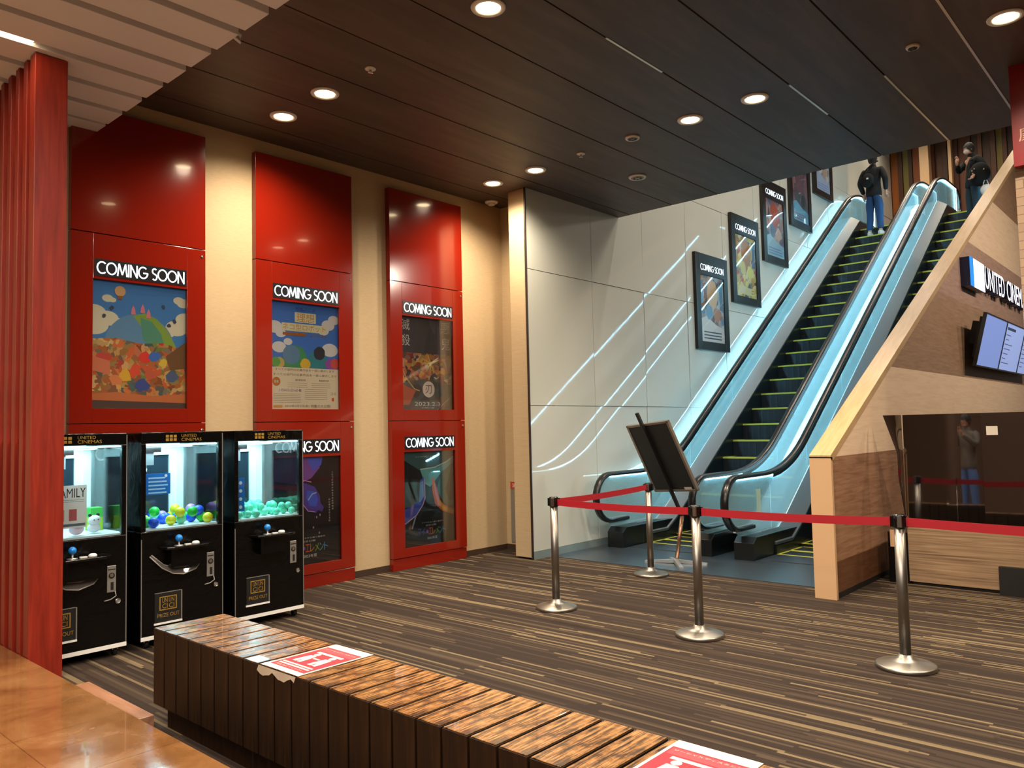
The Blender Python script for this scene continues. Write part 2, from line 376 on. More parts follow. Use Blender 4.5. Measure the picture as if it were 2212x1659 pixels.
# ------------------------------------------------------------------ setting
mb = MB(); mb.box(-7.2, 5, 1.70, 24, -0.1, 0, M_carpet); struct(mb, 'floor')
mb = MB(); mb.box(-7.2, 5, -5, 1.70, -0.1, 0.165, M_tile); struct(mb, 'floor_tile')
mb = MB(); mb.box(-5.2, -4.30, 1.705, 1.89, 0, 0.075, wood('Step nosing wood', '#8a5f45', '#9c7054', '#ad8166', (1, 8, 8), 0.35)); struct(mb, 'trim_3', 0.004)
mb = MB(); mb.box(-6.09, -2.76, 7.44, 9.35, 0, 0.006, M_plate); struct(mb, 'floor_plate')
mb = MB(); mb.box(-7.15, -6.95, -5, 7.8, 0, 4.5, M_beige); struct(mb, 'wall_left')
mb = MB(); mb.box(-6.95, -6.20, 7.6, 7.75, 0, 4.5, M_beige); struct(mb, 'wall_return')
mb = MB(); mb.box(-6.395, -6.135, 7.14, 7.6, 0.02, 4.47, M_beige); struct(mb, 'wall_pier', 0.004)
mb = MB(); mb.box(-6.95, -6.935, 3.4, 7.6, 0, 0.07, mat('Baseboard brown', '#3d2d22', 0.5)); mb.box(-6.95, -6.395, 7.585, 7.6, 0, 0.07, MATS['Baseboard brown']); struct(mb, 'baseboard_left')
# white glass-panel wall along the escalators
mb = MB(); mb.box(-6.30, -6.128, 7.62, 22, 0, 9.5, M_joint)
ys = [7.135] + [8.46+1.262*i for i in range(11)] + [22.0]; zs = [0.09, 1.825, 3.48, 5.14, 6.8, 8.45, 9.5]
for a, b in zip(ys, ys[1:]):
    for c, d in zip(zs, zs[1:]):     # panels hung a few millimetres out of true, so reflections break at the joints
        k = len(mb.v); mb.box(-6.132, -6.11, a+0.004, b-0.004, c+0.004, d-0.004, M_whitetile)
        ta, tb = (random.uniform(-0.004, 0.004), random.uniform(-0.004, 0.004)) if a > 8 else (0.0, 0.0)
        for q in (1, 2, 5, 6): x_, y_, z_ = mb.v[k+q]; mb.v[k+q] = (x_+ta*(1 if q in (2, 6) else -1)+tb*(1 if q in (5, 6) else -1)-0.001, y_, z_)
struct(mb, 'wall_escalator')
mb = MB(); mb.box(-6.126, -6.105, 7.118, 7.137, 0, 4.47, mat('Dark edge trim', '#2c211b', 0.4)); struct(mb, 'trim_1')
mb = MB(); mb.box(-6.115, -6.10, 7.14, 9.0, 0, 0.09, mat('Grey baseboard', '#8fa0a0', 0.3, 0.4)); struct(mb, 'baseboard_escalator')
# dark board ceiling
M_seamglint = mat('Pale metal seam trim', '#d8d0c4', 0.3, 0.6)  # pale strips standing in for glints of light along the ceiling seams
mb = MB(); mb.box(-6.95, 5, 2.3, 9.1, 4.53, 5.7, M_ceilback)
SEAM = [-6.95, -6.60, -5.908, -5.247, -4.585, -3.925, -3.272, -2.611, -1.951, -1.303, -0.65, 0.0, 0.65, 1.3, 1.95, 2.6, 3.3, 4, 5]
for a, b in zip(SEAM, SEAM[1:]): mb.box(a+0.007, b-0.007, 2.3, 9.13, 4.47, 4.528, M_ceil)
struct(mb, 'ceiling')
mb = MB()
for x, segs in {-3.272: [(2.6, 3.1), (4.8, 5.6)], -2.611: [(2.4, 3.6), (6.6, 7.5)], -1.951: [(3, 3.6), (7.0, 9.1)], -1.303: [(2.5, 9.1)], -0.65: [(3, 9)]}.items():
    for a, b in segs: mb.box(x-0.009, x+0.009, a, b, 4.466, 4.475, M_seamglint)
struct(mb, 'trim_2')
# white slat ceiling over the orange floor
mb = MB()
for i in range(-9, 9):
    xl = -4.12-0.362*i
    if xl < -6.9 or xl > 1: continue
    mb.box(xl, xl+0.285, -5, 2.53, 4.12, 4.185, M_slatw)
for xl in (-6.94,): mb.box(xl, xl+0.24, -5, 2.53, 4.12, 4.185, M_slatw)
mb.box(-6.95, 2.0, -5, 2.40, 4.30, 4.46, mat('Ceiling plenum grey', '#b5a598', 0.8))
struct(mb, 'ceiling_slats', 0.003)
mb = MB()
for x in (-3.80, -4.60):
    mb.tube([(x-0.02, 2.53, 4.13), (x-0.02, 2.57, 4.11), (x-0.02, 2.575, 4.155), (x-0.02, 2.53, 4.18)], 0.012, M_slatw, 8); mb.box(x-0.05, x+0.02, 2.50, 2.545, 4.185, 4.20, M_slatw)
struct(mb, 'trim_4')
# unseen sides of the hall
mb = MB(); mb.box(-7.2, 5, -5.15, -5, 0, 5, mat('Hall wall brown', '#5e4431', 0.6)); struct(mb, 'wall_front')
mb = MB(); mb.box(5, 5.15, -5, 24, 0, 10, MATS['Hall wall brown']); struct(mb, 'wall_hall')
# upper hall
M_up = mat('Upper floor brown', '#5a3b26', 0.5)
mb = MB(); mb.box(-6.1, 5, 19.2, 24, 5.55, 5.80, M_up); struct(mb, 'floor_upper')
mb = MB(); mb.box(-7.2, 5, 9.0, 24, 9.5, 9.6, M_plaster); struct(mb, 'ceiling_upper')
mb = MB(); mb.box(-7.0, 5, 8.95, 9.1, 5.7, 9.5, M_plaster); struct(mb, 'wall_upper')
ST = [mat('Stripe board %d' % i, c, 0.5) for i, c in enumerate(('#4a2612', '#5d3016', '#8a4410', '#6b5a1c', '#3a2010', '#75682a', '#96500f'))]
mb = MB(); mb.box(-6.2, 5, 22.06, 22.2, 5.8, 9.5, ST[4]); x = -6.1; i = 0
seq = [6, 0, 5, 4, 2, 3, 0, 1, 0, 4, 1, 0, 1, 0, 4, 1, 4, 0, 3, 0, 4, 2, 1, 6, 6, 0]
while x < 2.5:
    wd = [0.17, 0.12, 0.14, 0.10][i % 4]; mb.box(x, x+wd-0.012, 22.06-0.02-0.05*(i % 2), 22.06, 5.8, 9.5, ST[seq[i % len(seq)]]); x += wd; i += 1
struct(mb, 'wall_back')
mb = MB(); mb.box(-6.28, -6.12, 21.8, 22.0, 5.8, 9.5, M_post); mb.box(-5.33, -5.12, 21.7, 21.97, 5.8, 9.5, M_post); mb.box(-4.70, -4.63, 21.8, 21.97, 5.8, 9.5, M_post); struct(mb, 'trim_5')
# stair-side cladding right of the escalators: post, sloping beam and banded wood wall
SL = 0.507
def ztop(y): return 1.24+SL*(y-7.03)
mb = MB(); YE = 18.0; bands = [(0.0, 0.05, M_blackm), (0.05, 0.32, M_dark), (0.32, 1.24, M_mid), (1.24, 2.12, M_light), (2.12, 3.17, M_brown), (3.17, 4.11, M_mauve), (4.11, 5.08, M_light), (5.08, ztop(YE), M_brown)]
for a, b, m in bands:
    ya = max(7.03, 7.03+(a-1.24)/SL); yb = max(7.03, 7.03+(b-1.24)/SL)
    y0 = 7.06
    pts = [(max(ya, y0), a), (YE, a), (YE, b), (max(yb, y0), b)]
    mb.prism(pts, 'x', -2.72, -2.565, m)
struct(mb, 'wall_right')
mb = MB(); mb.box(-2.745, -2.555, 7.02, 7.06, 0.0, 1.24, M_post)
n = 24; t0 = 7.02
mb.strip([((7.02, 1.23), (7.02, 1.255)), ((7.06, 1.20), (7.05, 1.27)), ((YE, ztop(YE)-0.06), (YE, ztop(YE)+0.01))], 'x', -2.745, -2.555, M_beamtop)
struct(mb, 'trim_6')
mb = MB(); mb.box(-1.16, -0.4, 7.66, 8.03, 0, 4.47, M_stone); struct(mb, 'wall_column')
# ------------------------------------------------------------------ ceiling fittings
def downlight(x, y, label):
    t = thing('ceiling_downlight', label, 'ceiling light', (x, y, 4.47), group='recessed downlights in the dark ceiling')
    mb = MB(); mb.lathe([(0.085, 0.0), (0.088, -0.012), (0.118, -0.012), (0.122, -0.004), (0.122, 0.0)], M_white, n=36); mb.obj('trim_ring', t)
    mb = MB(); mb.lathe([(0.0, -0.006), (0.075, -0.0065), (0.086, -0.003), (0.086, 0.0)], M_lamp, n=28); mb.obj('lamp', t)
for (x, y), lb in zip(DOWN, [
        'lit ceiling downlight at the top edge of the picture, nearest one to the bench', 'lit ceiling downlight above the first red panel, farther from the wall',
        'lit ceiling downlight above the first red panel, close to the beige wall', 'lit ceiling downlight left of its neighbour in front of the escalator opening',
        'lit ceiling downlight right of its neighbour in front of the escalator opening', 'lit ceiling downlight before the white wall corner, farther from the beige wall',
        'lit ceiling downlight before the white wall corner, close to the beige wall', 'lit ceiling downlight beside the crimson hanging sign']):
    downlight(x, y, lb)
def sprinkler(x, y, label):
    t = thing('sprinkler_head', label, 'sprinkler', (x, y, 4.47), group='sprinkler heads in the dark ceiling')
    mb = MB(); mb.lathe([(0.045, 0), (0.045, -0.008), (0.02, -0.014), (0.0, -0.014)][::-1], M_white, n=20); mb.obj('escutcheon', t)
    mb = MB(); mb.lathe([(0.010, -0.012), (0.010, -0.035), (0.022, -0.037), (0.022, -0.042), (0.0, -0.042)], M_chrome, n=12); mb.obj('nozzle', t)
sprinkler(-4.924, 3.875, 'small white sprinkler head between the two nearest ceiling lights')
sprinkler(-4.915, 6.673, 'small white sprinkler head near the round speaker grille')
def round_fit(name, x, y, r, label, cat, drop=0.02):
    t = thing(name, label, cat, (x, y, 4.47))
    mb = MB(); mb.lathe([(r, 0), (r, -drop*0.5), (r*0.9, -drop), (0, -drop)], M_white, n=28); mb.obj('cover', t)
    mb = MB(); g = mat('Grille grey', '#8c8884', 0.5)
    if name == 'smoke_detector': mb.lathe([(r*0.55, -drop), (r*0.5, -drop-0.025), (0, -drop-0.027)], M_white, n=24)
    else:
        mb.lathe([(r*0.72, -drop), (r*0.70, -drop-0.003), (0, -drop-0.003)], g, n=24)
        for k in range(6): a = k*PI/3; mb.box(r*0.4*math.cos(a)-0.012, r*0.4*math.cos(a)+0.012, r*0.4*math.sin(a)-0.012, r*0.4*math.sin(a)+0.012, -drop-0.005, -drop-0.002, M_blackm)
    mb.obj('sensor_dome' if name == 'smoke_detector' else 'grille', t)
round_fit('ceiling_sensor', -4.263, 6.669, 0.075, 'round white ceiling sensor left of the pair of far downlights', 'sensor')
round_fit('ceiling_speaker', -4.918, 7.775, 0.105, 'flat round white ceiling speaker close to the ceiling edge', 'speaker')
round_fit('smoke_detector', -6.807, 7.28, 0.085, 'white smoke detector in the ceiling corner above the beige wall', 'smoke detector')
round_fit('ceiling_sensor', -1.626, 6.60, 0.05, 'small white ceiling sensor between the bright trim lines near the upper right', 'sensor')
t = thing('linear_light', 'bright linear strip light recessed between the white ceiling slats', 'ceiling light', (-5.606, 0, 4.14))
mb = MB(); mb.box(-0.033, 0.033, -2.5, 1.67, 0.0, 0.012, M_linear); mb.obj('diffuser', t)
mb = MB(); mb.box(-0.033, 0.033, -2.52, 1.72, 0.012, 0.06, M_white); mb.box(-0.03, 0.03, 1.67, 1.69, 0, 0.012, M_white); mb.obj('housing', t)
area((-5.60, -0.4, 4.125), 26, 0.06, 4.0, (1.0, 0.80, 0.60))
# ------------------------------------------------------------------ red fins and post at the left
mb = MB(); mb.box(0, 0.10, 0, 0.20, 0, 4.115, M_fin)
tag(mb.obj('red_wooden_post', bevel=0.004, loc=(-5.80, 1.706, 0)), 'wide red wooden post with visible grain beside the claw machines', 'post')
for k, nm in enumerate(['first', 'second', 'third', 'fourth', 'fifth', 'sixth']):
    mb = MB(); mb.box(0, 0.065, 0, 0.05, 0, 4.115, M_fin)
    tag(mb.obj('red_fin', bevel=0.003, loc=(-5.80-0.165*(k+1)+0.035, 1.706, 0)), nm + ' narrow red vertical slat left of the wide red post', 'slat', 'narrow red slats beside the red post')
# ------------------------------------------------------------------ red panels, poster cases and posters on the left wall
XW = -6.95; XF = 0.07
def ring(mb, x0, x1, y0, y1, hx0, hx1, hy0, hy1, z0, z1, m):
    mb.box(x0, hx0, y0, y1, z0, z1, m); mb.box(hx1, x1, y0, y1, z0, z1, m)
    mb.box(hx0, hx1, y0, hy0, z0, z1, m); mb.box(hx0, hx1, hy1, y1, z0, z1, m)
W = 1.145
def blank_panel(y0, label):
    mb = MB(); mb.box(0, W, 3.262, 4.325, 0, XF, M_red)
    o = mb.obj('red_wall_panel', bevel=0.003); o.matrix_world = Matrix.Translation((XW+0.001, y0, 0)) @ Matrix((EAST[0], EAST[1], EAST[2])).transposed().to_4x4()
    tag(o, label, 'wall panel', 'plain red panels above the poster cases')
def poster_case(y0, z0, z1, pz0, pz1, sz0, sz1, label, visible_sign=True):
    t = thing('poster_case', label, 'poster case', (XW+0.001, y0, 0), EAST, 'red poster cases on the beige wall')
    px0, px1 = (W-0.80)/2, (W+0.80)/2
    mb = MB(); ring(mb, 0, W, z0, z1, px0, px1, pz0, pz1, 0, XF, M_red)
    if z0 < 0.3: mb.box(0, W, 0.0, z0-0.006, 0, XF-0.008, M_red)
    mb.obj('frame', t, bevel=0.002)
    mb = MB(); mb.box(px0, px1, pz0, pz1, 0.0, 0.03, M_blackm); mb.obj('backing', t)
    mb = MB(); mb.box(px0, px1, pz0, pz1, 0.050, 0.055, M_caseglass); mb.obj('glass_pane', t)
    mb = MB(); mb.box(px0+0.01, px1-0.01, sz0, sz1, XF-0.01, XF+0.003, M_dsign); s = mb.obj('sign_box', t)
    mb = MB(); coming_soon(mb, px0+0.025, sz0+0.018, px1-0.025, sz1-0.018, XF+0.005, M_letters); s2 = mb.obj('sign_letters', s, recalc=False); s2['label'] = 'glowing white capitals reading coming soon'
    mb = MB(); mb.lathe([(0.012, 0), (0.012, 0.006), (0.0, 0.006)], M_chrome, c=(W-0.035, z1-0.06, XF), n=12); mb.obj('lock', t)
    return t
def place(mb, name, y0, z0, label, group='film posters on the beige wall', x=XW+0.033):
    o = mb.obj(name, recalc=False); o.matrix_world = Matrix.Translation((x, y0, z0)) @ Matrix((EAST[0], EAST[1], EAST[2])).transposed().to_4x4()
    return tag(o, label, 'poster', group)
Y1, Y2, Y3 = 2.334, 3.99, 5.652
ORD = ['nearest', 'middle', 'farthest']
for y0, nm in zip((Y1, Y2, Y3), ORD):
    blank_panel(y0, nm + ' plain glossy red panel high on the beige wall, topmost of its column')
poster_case(Y1, 1.672, 3.255, 1.797, 2.875, 2.90, 3.045, 'red poster case above the claw machines with blue sky landscape poster')
poster_case(Y2, 1.672, 3.255, 1.797, 2.875, 2.90, 3.045, 'upper red poster case of the middle column with gold title poster')
poster_case(Y3, 1.672, 3.255, 1.797, 2.875, 2.90, 3.045, 'upper red poster case of the farthest column with dark 2023.2.3 poster')
poster_case(Y1, 0.135, 1.665, 0.235, 1.313, 1.345, 1.49, 'lower red poster case hidden behind the left claw machines, only its top showing')
poster_case(Y2, 0.135, 1.665, 0.235, 1.313, 1.345, 1.49, 'lower red poster case partly behind the right claw machine with violet poster')
poster_case(Y3, 0.135, 1.665, 0.235, 1.313, 1.345, 1.49, 'lower red poster case of the farthest column with orange flame poster')
PW, PH = 0.80, 1.078; PG = 1.45
rnd = random.Random(3)
def clip_blob(cx, cy, r, n=20, w0=0.0, w1=PW, h0=0.0, h1=PH, sy=1.0, jag=0.0):
    return [(min(w1, max(w0, cx+r*(1+jag*rnd.uniform(-1, 1))*math.cos(2*PI*i/n))), min(h1, max(h0, cy+r*sy*(1+jag*rnd.uniform(-1, 1))*math.sin(2*PI*i/n)))) for i in range(n)]
E_ = 0.0006
# poster 1: sky, clouds, green hill, crowded bright townscape (generic)
mb = MB(); mb.rect(0, 0, PW, PH, 0, flat('#3f79b4'))
for cx, cy, r in [(0.02, 0.80, 0.10), (0.13, 0.76, 0.09), (0.22, 0.72, 0.07), (0.02, 0.70, 0.12), (0.72, 0.72, 0.10), (0.80, 0.80, 0.09), (0.64, 0.68, 0.07), (0.74, 0.97, 0.05), (0.78, 0.95, 0.06), (0.13, 0.93, 0.045), (0.17, 0.92, 0.03)]:
    mb.poly(clip_blob(cx, cy, r, sy=0.7), E_, flat('#d8c6ac'))
mb.poly(clip_blob(0.40, 0.52, 0.30, n=36), 2*E_, flat('#5a86a8'))
mb.poly([(0.34, 0.80), (0.44, 0.83), (0.54, 0.79), (0.63, 0.70), (0.70, 0.58), (0.76, 0.46), (0.60, 0.44), (0.50, 0.6)], 3*E_, flat('#7d9a3c'))
mb.poly([(0.40, 0.79), (0.50, 0.76), (0.58, 0.66), (0.62, 0.52), (0.48, 0.5), (0.42, 0.62)], 4*E_, flat('#4f8a72'))
mb.poly([(0, 0.58), (0.2, 0.6), (0.4, 0.56), (0.6, 0.58), (0.8, 0.52), (0.8, 0.10), (0, 0.10)], 5*E_, collage('Crowded townscape print', ['#6d3a1e', '#c4763a', '#b5472a', '#5f7a3a', '#d99a52', '#3d5a5a', '#8a5230', '#d0b070', '#a83a30', '#7a8a4a'], 22))
mb.poly([(0.62, 0.46), (0.80, 0.60), (0.80, 0.36), (0.66, 0.34)], 6*E_, flat('#6a4a2a'))
for cx, cy, r, c in [(0.44, 0.44, 0.05, '#c8372a'), (0.36, 0.33, 0.055, '#c94a30'), (0.28, 0.28, 0.05, '#d0a030'), (0.52, 0.46, 0.05, '#3a66b0'), (0.60, 0.40, 0.04, '#d8b040'), (0.10, 0.42, 0.06, '#b8433a'), (0.2, 0.24, 0.05, '#c77a48'), (0.5, 0.3, 0.05, '#b5563a'), (0.68, 0.28, 0.05, '#4a5a7a'), (0.42, 0.2, 0.06, '#3a4a86')]:
    mb.poly(clip_blob(cx, cy, r, n=9, jag=0.3), 7*E_, flat(c))
for cx, cy in [(0.34, 0.84), (0.42, 0.86), (0.47, 0.82)]: mb.poly([(cx-0.02, cy-0.03), (cx+0.02, cy-0.03), (cx+0.015, cy+0.015), (cx, cy+0.05), (cx-0.015, cy+0.015)], 7*E_, flat('#c97a86'))
mb.poly(clip_blob(0.23, 1.0, 0.045), 7*E_, flat('#c8a070')); mb.rect(0.21, 0.93, 0.25, 0.96, 7*E_, flat('#8a5a30'))
for cx, cy in [(0.60, 0.9), (0.65, 0.74), (0.7, 0.78), (0.16, 0.85), (0.10, 0.78)]: mb.poly(clip_blob(cx, cy, 0.018, n=8, jag=0.3), 7*E_, flat('#39465a'))
mb.poly([(0, 0.0), (0.8, 0.0), (0.8, 0.13), (0.5, 0.11), (0.2, 0.14), (0, 0.12)], 6.5*E_, flat('#b5683a')); mb.poly([(0, 0), (0.8, 0), (0.8, 0.05), (0, 0.07)], 7*E_, flat('#4a3a34'))
mb.poly([(0.0, 0.32), (0.15, 0.28), (0.15, 0.40), (0.0, 0.44)], 7*E_, flat('#c07050'))
place(mb, 'movie_poster', Y1+0.1725, 1.797, 'colourful townscape poster with blue sky, clouds and green hill')
# poster 2: blue sky, gold title lettering, cream text block (generic figures left out)
mb = MB(); mb.rect(0, 0, PW, PH, 0, flat('#cdbfa8')); mb.rect(0, 0.42, PW, PH, E_, flat('#3b6fc0'))
for cx, cy, r in [(0.05, 0.82, 0.09), (0.12, 0.76, 0.06), (0.68, 0.88, 0.08), (0.75, 0.94, 0.07), (0.62, 0.82, 0.07), (0.1, 0.62, 0.08), (0.7, 0.62, 0.1), (0.2, 0.68, 0.05)]: mb.poly(clip_blob(cx, cy, r, h0=0.42, sy=0.7), 2*E_, flat('#c8d2de'))
mb.text('短編アニメ', 0.29, 1.00, 0.52, 1.045, 3*E_, flat('#22408c'))
def gold(tx, x0, y0, x1, y1):
    mb.text(tx, x0-0.008, y0-0.008, x1+0.008, y1+0.004, 3*E_, flat('#f2e6c0')); mb.text(tx, x0, y0, x1, y1, 4*E_, flat('#b98224'))
mb.rect(0.28, 0.885, 0.53, 0.985, 2.5*E_, flat('#e8d8a8')); mb.rect(0.13, 0.79, 0.66, 0.87, 2.5*E_, flat('#e8d8a8'))
gold('理想', 0.30, 0.89, 0.51, 0.98); gold('ネコ型ロボット', 0.14, 0.80, 0.65, 0.865)
mb.rect(0.14, 0.745, 0.40, 0.775, 4*E_, flat('#9a5a1c')); mb.text('イラストコンテスト', 0.26, 0.74, 0.67, 0.78, 5*E_, flat('#8a5418'))
for i, (cx, cy, r, c) in enumerate([(0.28, 0.50, 0.15, '#3f8a5a'), (0.24, 0.55, 0.10, '#5a7fa0'), (0.55, 0.49, 0.12, '#2f7d8a'), (0.57, 0.58, 0.07, '#30303c'), (0.10, 0.46, 0.06, '#b8a060'), (0.70, 0.47, 0.06, '#8a4a9a'), (0.76, 0.48, 0.055, '#c05048'), (0.40, 0.46, 0.06, '#c8a83a'), (0.06, 0.47, 0.05, '#5a9a4a')]):
    mb.poly(clip_blob(cx, cy, r, n=14, h0=0.42, jag=0.06), (3+0.1*i)*E_, flat(c))
mb.rect(0, 0, PW, 0.42, 6*E_, flat('#cdbfa8'))
for r_, (a, b) in enumerate([(0.05, 0.75), (0.03, 0.78)]): mb.text('すべての部門の応募作品を一堂に展示します', a, 0.385-0.05*r_, b, 0.41-0.05*r_, 7*E_, flat('#6a4a3a'))
mb.disc(0.065, 0.275, 0.045, 7*E_, flat('#a86a2a')); mb.text('募集', 0.04, 0.26, 0.09, 0.29, 8*E_, flat('#e8d8b8'))
for x0 in (0.16, 0.44):
    mb.text('審査員特別賞', x0+0.12, 0.285, x0+0.24, 0.305, 7*E_, flat('#5a463c'))
    for k in range(3): mb.rect(x0+0.03, 0.262-0.02*k, x0+0.26, 0.266-0.02*k, 7*E_, flat('#9a8a78'))
mb.text('1月8日(日)必着', 0.10, 0.172, 0.35, 0.205, 7*E_, flat('#46408a'))
for k in range(6): mb.rect(0.03, 0.15-0.017*k, 0.34, 0.1545-0.017*k, 7*E_, flat('#9a8d80')); mb.rect(0.39, 0.20-0.02*k, 0.66, 0.2045-0.02*k, 7*E_, flat('#a09080'))
mb.text('2023年3月3日(金)', 0.16, 0.018, 0.44, 0.045, 7*E_, flat('#4a3a34')); mb.text('特集の大公開!', 0.46, 0.015, 0.70, 0.047, 7*E_, flat('#4a3a34')); mb.rect(0.03, 0.015, 0.13, 0.04, 7*E_, flat('#b88a4a'))
mb.text('コミ', 0.70, 0.15, 0.77, 0.175, 7*E_, flat('#4a4038')); mb.rect(0.715, 0.085, 0.745, 0.12, 7*E_, flat('#c05a3a'))
place(mb, 'movie_poster', Y2+0.1725, 1.797, 'blue sky poster with gold Japanese title over a cream text block')
# poster 3: dark collage, white calligraphy at both sides, round seal, date
mb = MB(); mb.rect(0, 0, PW, PH, 0, collage('Grey dusk print', ['#2c2a2e', '#4a444a', '#3a3538', '#57504f', '#2a2830'], 7, (1, 0.3, 1)))
mb.rect(0, 0.30, PW, 0.66, E_, collage('Fiery crowd print', ['#3a1a18', '#a8402a', '#d89a48', '#4a5a3a', '#c8b0a0', '#6a2a3a', '#2a3a42', '#b86a50', '#8a6a30', '#382830'], 18))
mb.poly([(0, 0.30), (0.35, 0.36), (0.8, 0.30), (0.8, 0.0), (0.0, 0.0)], 2*E_, collage('Dusky battle print', ['#3a4448', '#5a5650', '#2c3034', '#6a4a42', '#3c5058'], 9))
mb.poly([(0, 0.30), (0.22, 0.22), (0.12, 0.06), (0, 0.05)], 3*E_, flat('#a8523a'))
for i in range(9): a = rnd.uniform(0, 2*PI); mb.ribbon([(0.46, 0.55), (0.46+0.16*math.cos(a), 0.55+0.13*math.sin(a))], [0.02, 0.003], (3+i*0.1)*E_, flat('#d8b050'))
mb.ribbon([(0.02, 0.48), (0.08, 0.36), (0.2, 0.24), (0.28, 0.22)], 0.014, 4*E_, flat('#b89a6a'))
WH = flat('#dcd6cc')
mb.text('滅', 0.01, 0.92, 0.14, 1.05, 5*E_, WH); mb.text('殺', 0.01, 0.74, 0.14, 0.87, 5*E_, WH); mb.text('悪', 0.64, 0.92, 0.78, 1.05, 5*E_, WH); mb.text('鬼', 0.64, 0.72, 0.78, 0.87, 5*E_, WH)
mb.disc(0.42, 0.24, 0.095, 5*E_, flat('#c9bdb4')); mb.text('刃', 0.37, 0.19, 0.47, 0.29, 6*E_, flat('#5a3c40'))
mb.text('2023.2.3', 0.20, 0.045, 0.60, 0.09, 6*E_, WH); mb.text('全国公開', 0.30, 0.015, 0.50, 0.03, 6*E_, WH)
mb.ribbon([(0.55, 0.0), (0.80, 0.17)], 0.008, 6*E_, flat('#8a9094'))
place(mb, 'movie_poster', Y3+0.1725, 1.797, 'dark crowded poster with white brush lettering and date 2023.2.3')
# poster 4: black with violet glow shape, rainbow lettering
def rainbow(mb, y0, y1):
    for i, (ch, c) in enumerate(zip('マイ・エレメント', ['#4a48c8', '#4058d8', '#8050d0', '#d85030', '#e08030', '#70a838', '#50a8a0', '#5090d0'])):
        mb.text(ch, 0.22+0.055*i+(0.02 if ch == '・' else 0), y0+(0.02 if ch == '・' else 0), 0.27+0.055*i, y1-(0.02 if ch == '・' else 0), 6*E_, flat(c))
    mb.text('2023年夏', 0.36, y0-0.055, 0.52, y0-0.022, 6*E_, flat('#dcdcdc'))
    mb.text('マイアミから届く最新作', 0.28, y1+0.055, 0.62, y1+0.07, 6*E_, flat('#c8c8c8')); mb.text('近日公開', 0.34, y1+0.02, 0.50, y1+0.038, 6*E_, flat('#c8c8c8'))
mb = MB(); mb.rect(0, 0, PW, PH, 0, flat('#17161c'))
mb.poly([(0.0, 1.078), (0.58, 1.078), (0.56, 0.96), (0.46, 0.86), (0.30, 0.80), (0.0, 0.86)], E_, flat('#7a4aa0')); mb.poly([(0.40, 1.078), (0.60, 1.078), (0.58, 0.99), (0.48, 0.93)], 2*E_, flat('#4a5ad0'))
mb.poly([(0.30, 0.83), (0.40, 0.81), (0.50, 0.77), (0.56, 0.68), (0.57, 0.60), (0.61, 0.55), (0.585, 0.51), (0.54, 0.53), (0.51, 0.50), (0.47, 0.53), (0.42, 0.52), (0.37, 0.58), (0.35, 0.68), (0.32, 0.78)], 3*E_, flat('#4a3a98'))
mb.poly([(0.41, 0.74), (0.50, 0.72), (0.54, 0.64), (0.52, 0.57), (0.44, 0.58), (0.40, 0.66)], 4*E_, flat('#3a58d0'))
mb.ribbon([(0.27, 0.82), (0.33, 0.80), (0.345, 0.70), (0.36, 0.60), (0.42, 0.53), (0.50, 0.515)], 0.008, 5*E_, flat('#c890e0')); mb.ribbon([(0.27, 0.82), (0.36, 0.845), (0.46, 0.82)], 0.008, 5*E_, flat('#c890e0'))
mb.ribbon([(0.42, 0.64), (0.47, 0.70), (0.52, 0.71)], 0.012, 5*E_, flat('#8fb0e8'))
for cx, cy in [(0.52, 0.46), (0.56, 0.48), (0.48, 0.36), (0.55, 0.3)]: mb.poly(clip_blob(cx, cy, 0.008, n=8, sy=1.6), 5*E_, flat('#a0a0c0'))
for i in range(15): mb.text('ふたつの世界が出会う奇跡の物語'[i], 0.705, 0.90-0.027*i, 0.725, 0.918-0.027*i, 5*E_, flat('#c4c4c4'))
for i in range(9): mb.text('絆が運命を変える。'[i], 0.665, 0.62-0.027*i, 0.685, 0.638-0.027*i, 5*E_, flat('#c4c4c4'))
rainbow(mb, 0.12, 0.20)
mb.ribbon([(0.26, 0.02), (0.27, 0.12), (0.25, 0.22)], [0.03, 0.02, 0.004], 5*E_, flat('#d07a30'))
place(mb, 'movie_poster', Y2+0.1725, 0.235, 'black poster with a violet and blue glowing shape and rainbow lettering')
# poster 5: teal curves with blue shape at left and orange flame at right
mb = MB(); mb.rect(0, 0, PW, PH, 0, flat('#12191c'))
mb.poly([(0, 1.078), (0.8, 1.078), (0.8, 0.92), (0.55, 0.84), (0.3, 0.84), (0.0, 1.0)], E_, flat('#35575c')); mb.poly([(0.27, 0.86), (0.55, 0.88), (0.8, 1.0), (0.8, 0.9), (0.58, 0.80), (0.42, 0.66), (0.34, 0.7)], 2*E_, flat('#5fa2a6'))
mb.ribbon([(0.27, 0.87), (0.5, 0.885), (0.68, 0.94), (0.8, 1.0)], 0.014, 3*E_, flat('#a8ece8')); mb.poly([(0.52, 0.62), (0.60, 0.82), (0.8, 0.93), (0.8, 0.44), (0.7, 0.40), (0.6, 0.5)], 2*E_, flat('#3f6a68')); mb.poly([(0.66, 0.62), (0.74, 0.78), (0.8, 0.82), (0.8, 0.5), (0.72, 0.48)], 3*E_, flat('#243a3c'))
mb.poly([(0, 0.74), (0.30, 0.72), (0.28, 0.48), (0, 0.44)], 2*E_, flat('#4a6468')); mb.ribbon([(0.09, 0.74), (0.22, 0.46)], 0.03, 3*E_, flat('#14181a'))
mb.poly([(0.0, 0.25), (0.18, 0.34), (0.27, 0.42), (0.33, 0.52), (0.32, 0.78), (0.26, 0.74), (0.25, 0.52), (0.12, 0.46), (0.0, 0.42)], 4*E_, flat('#3d4fae')); mb.poly([(0.26, 0.72), (0.31, 0.74), (0.32, 0.56), (0.27, 0.5), (0.24, 0.5)], 5*E_, flat('#6f9ad8'))
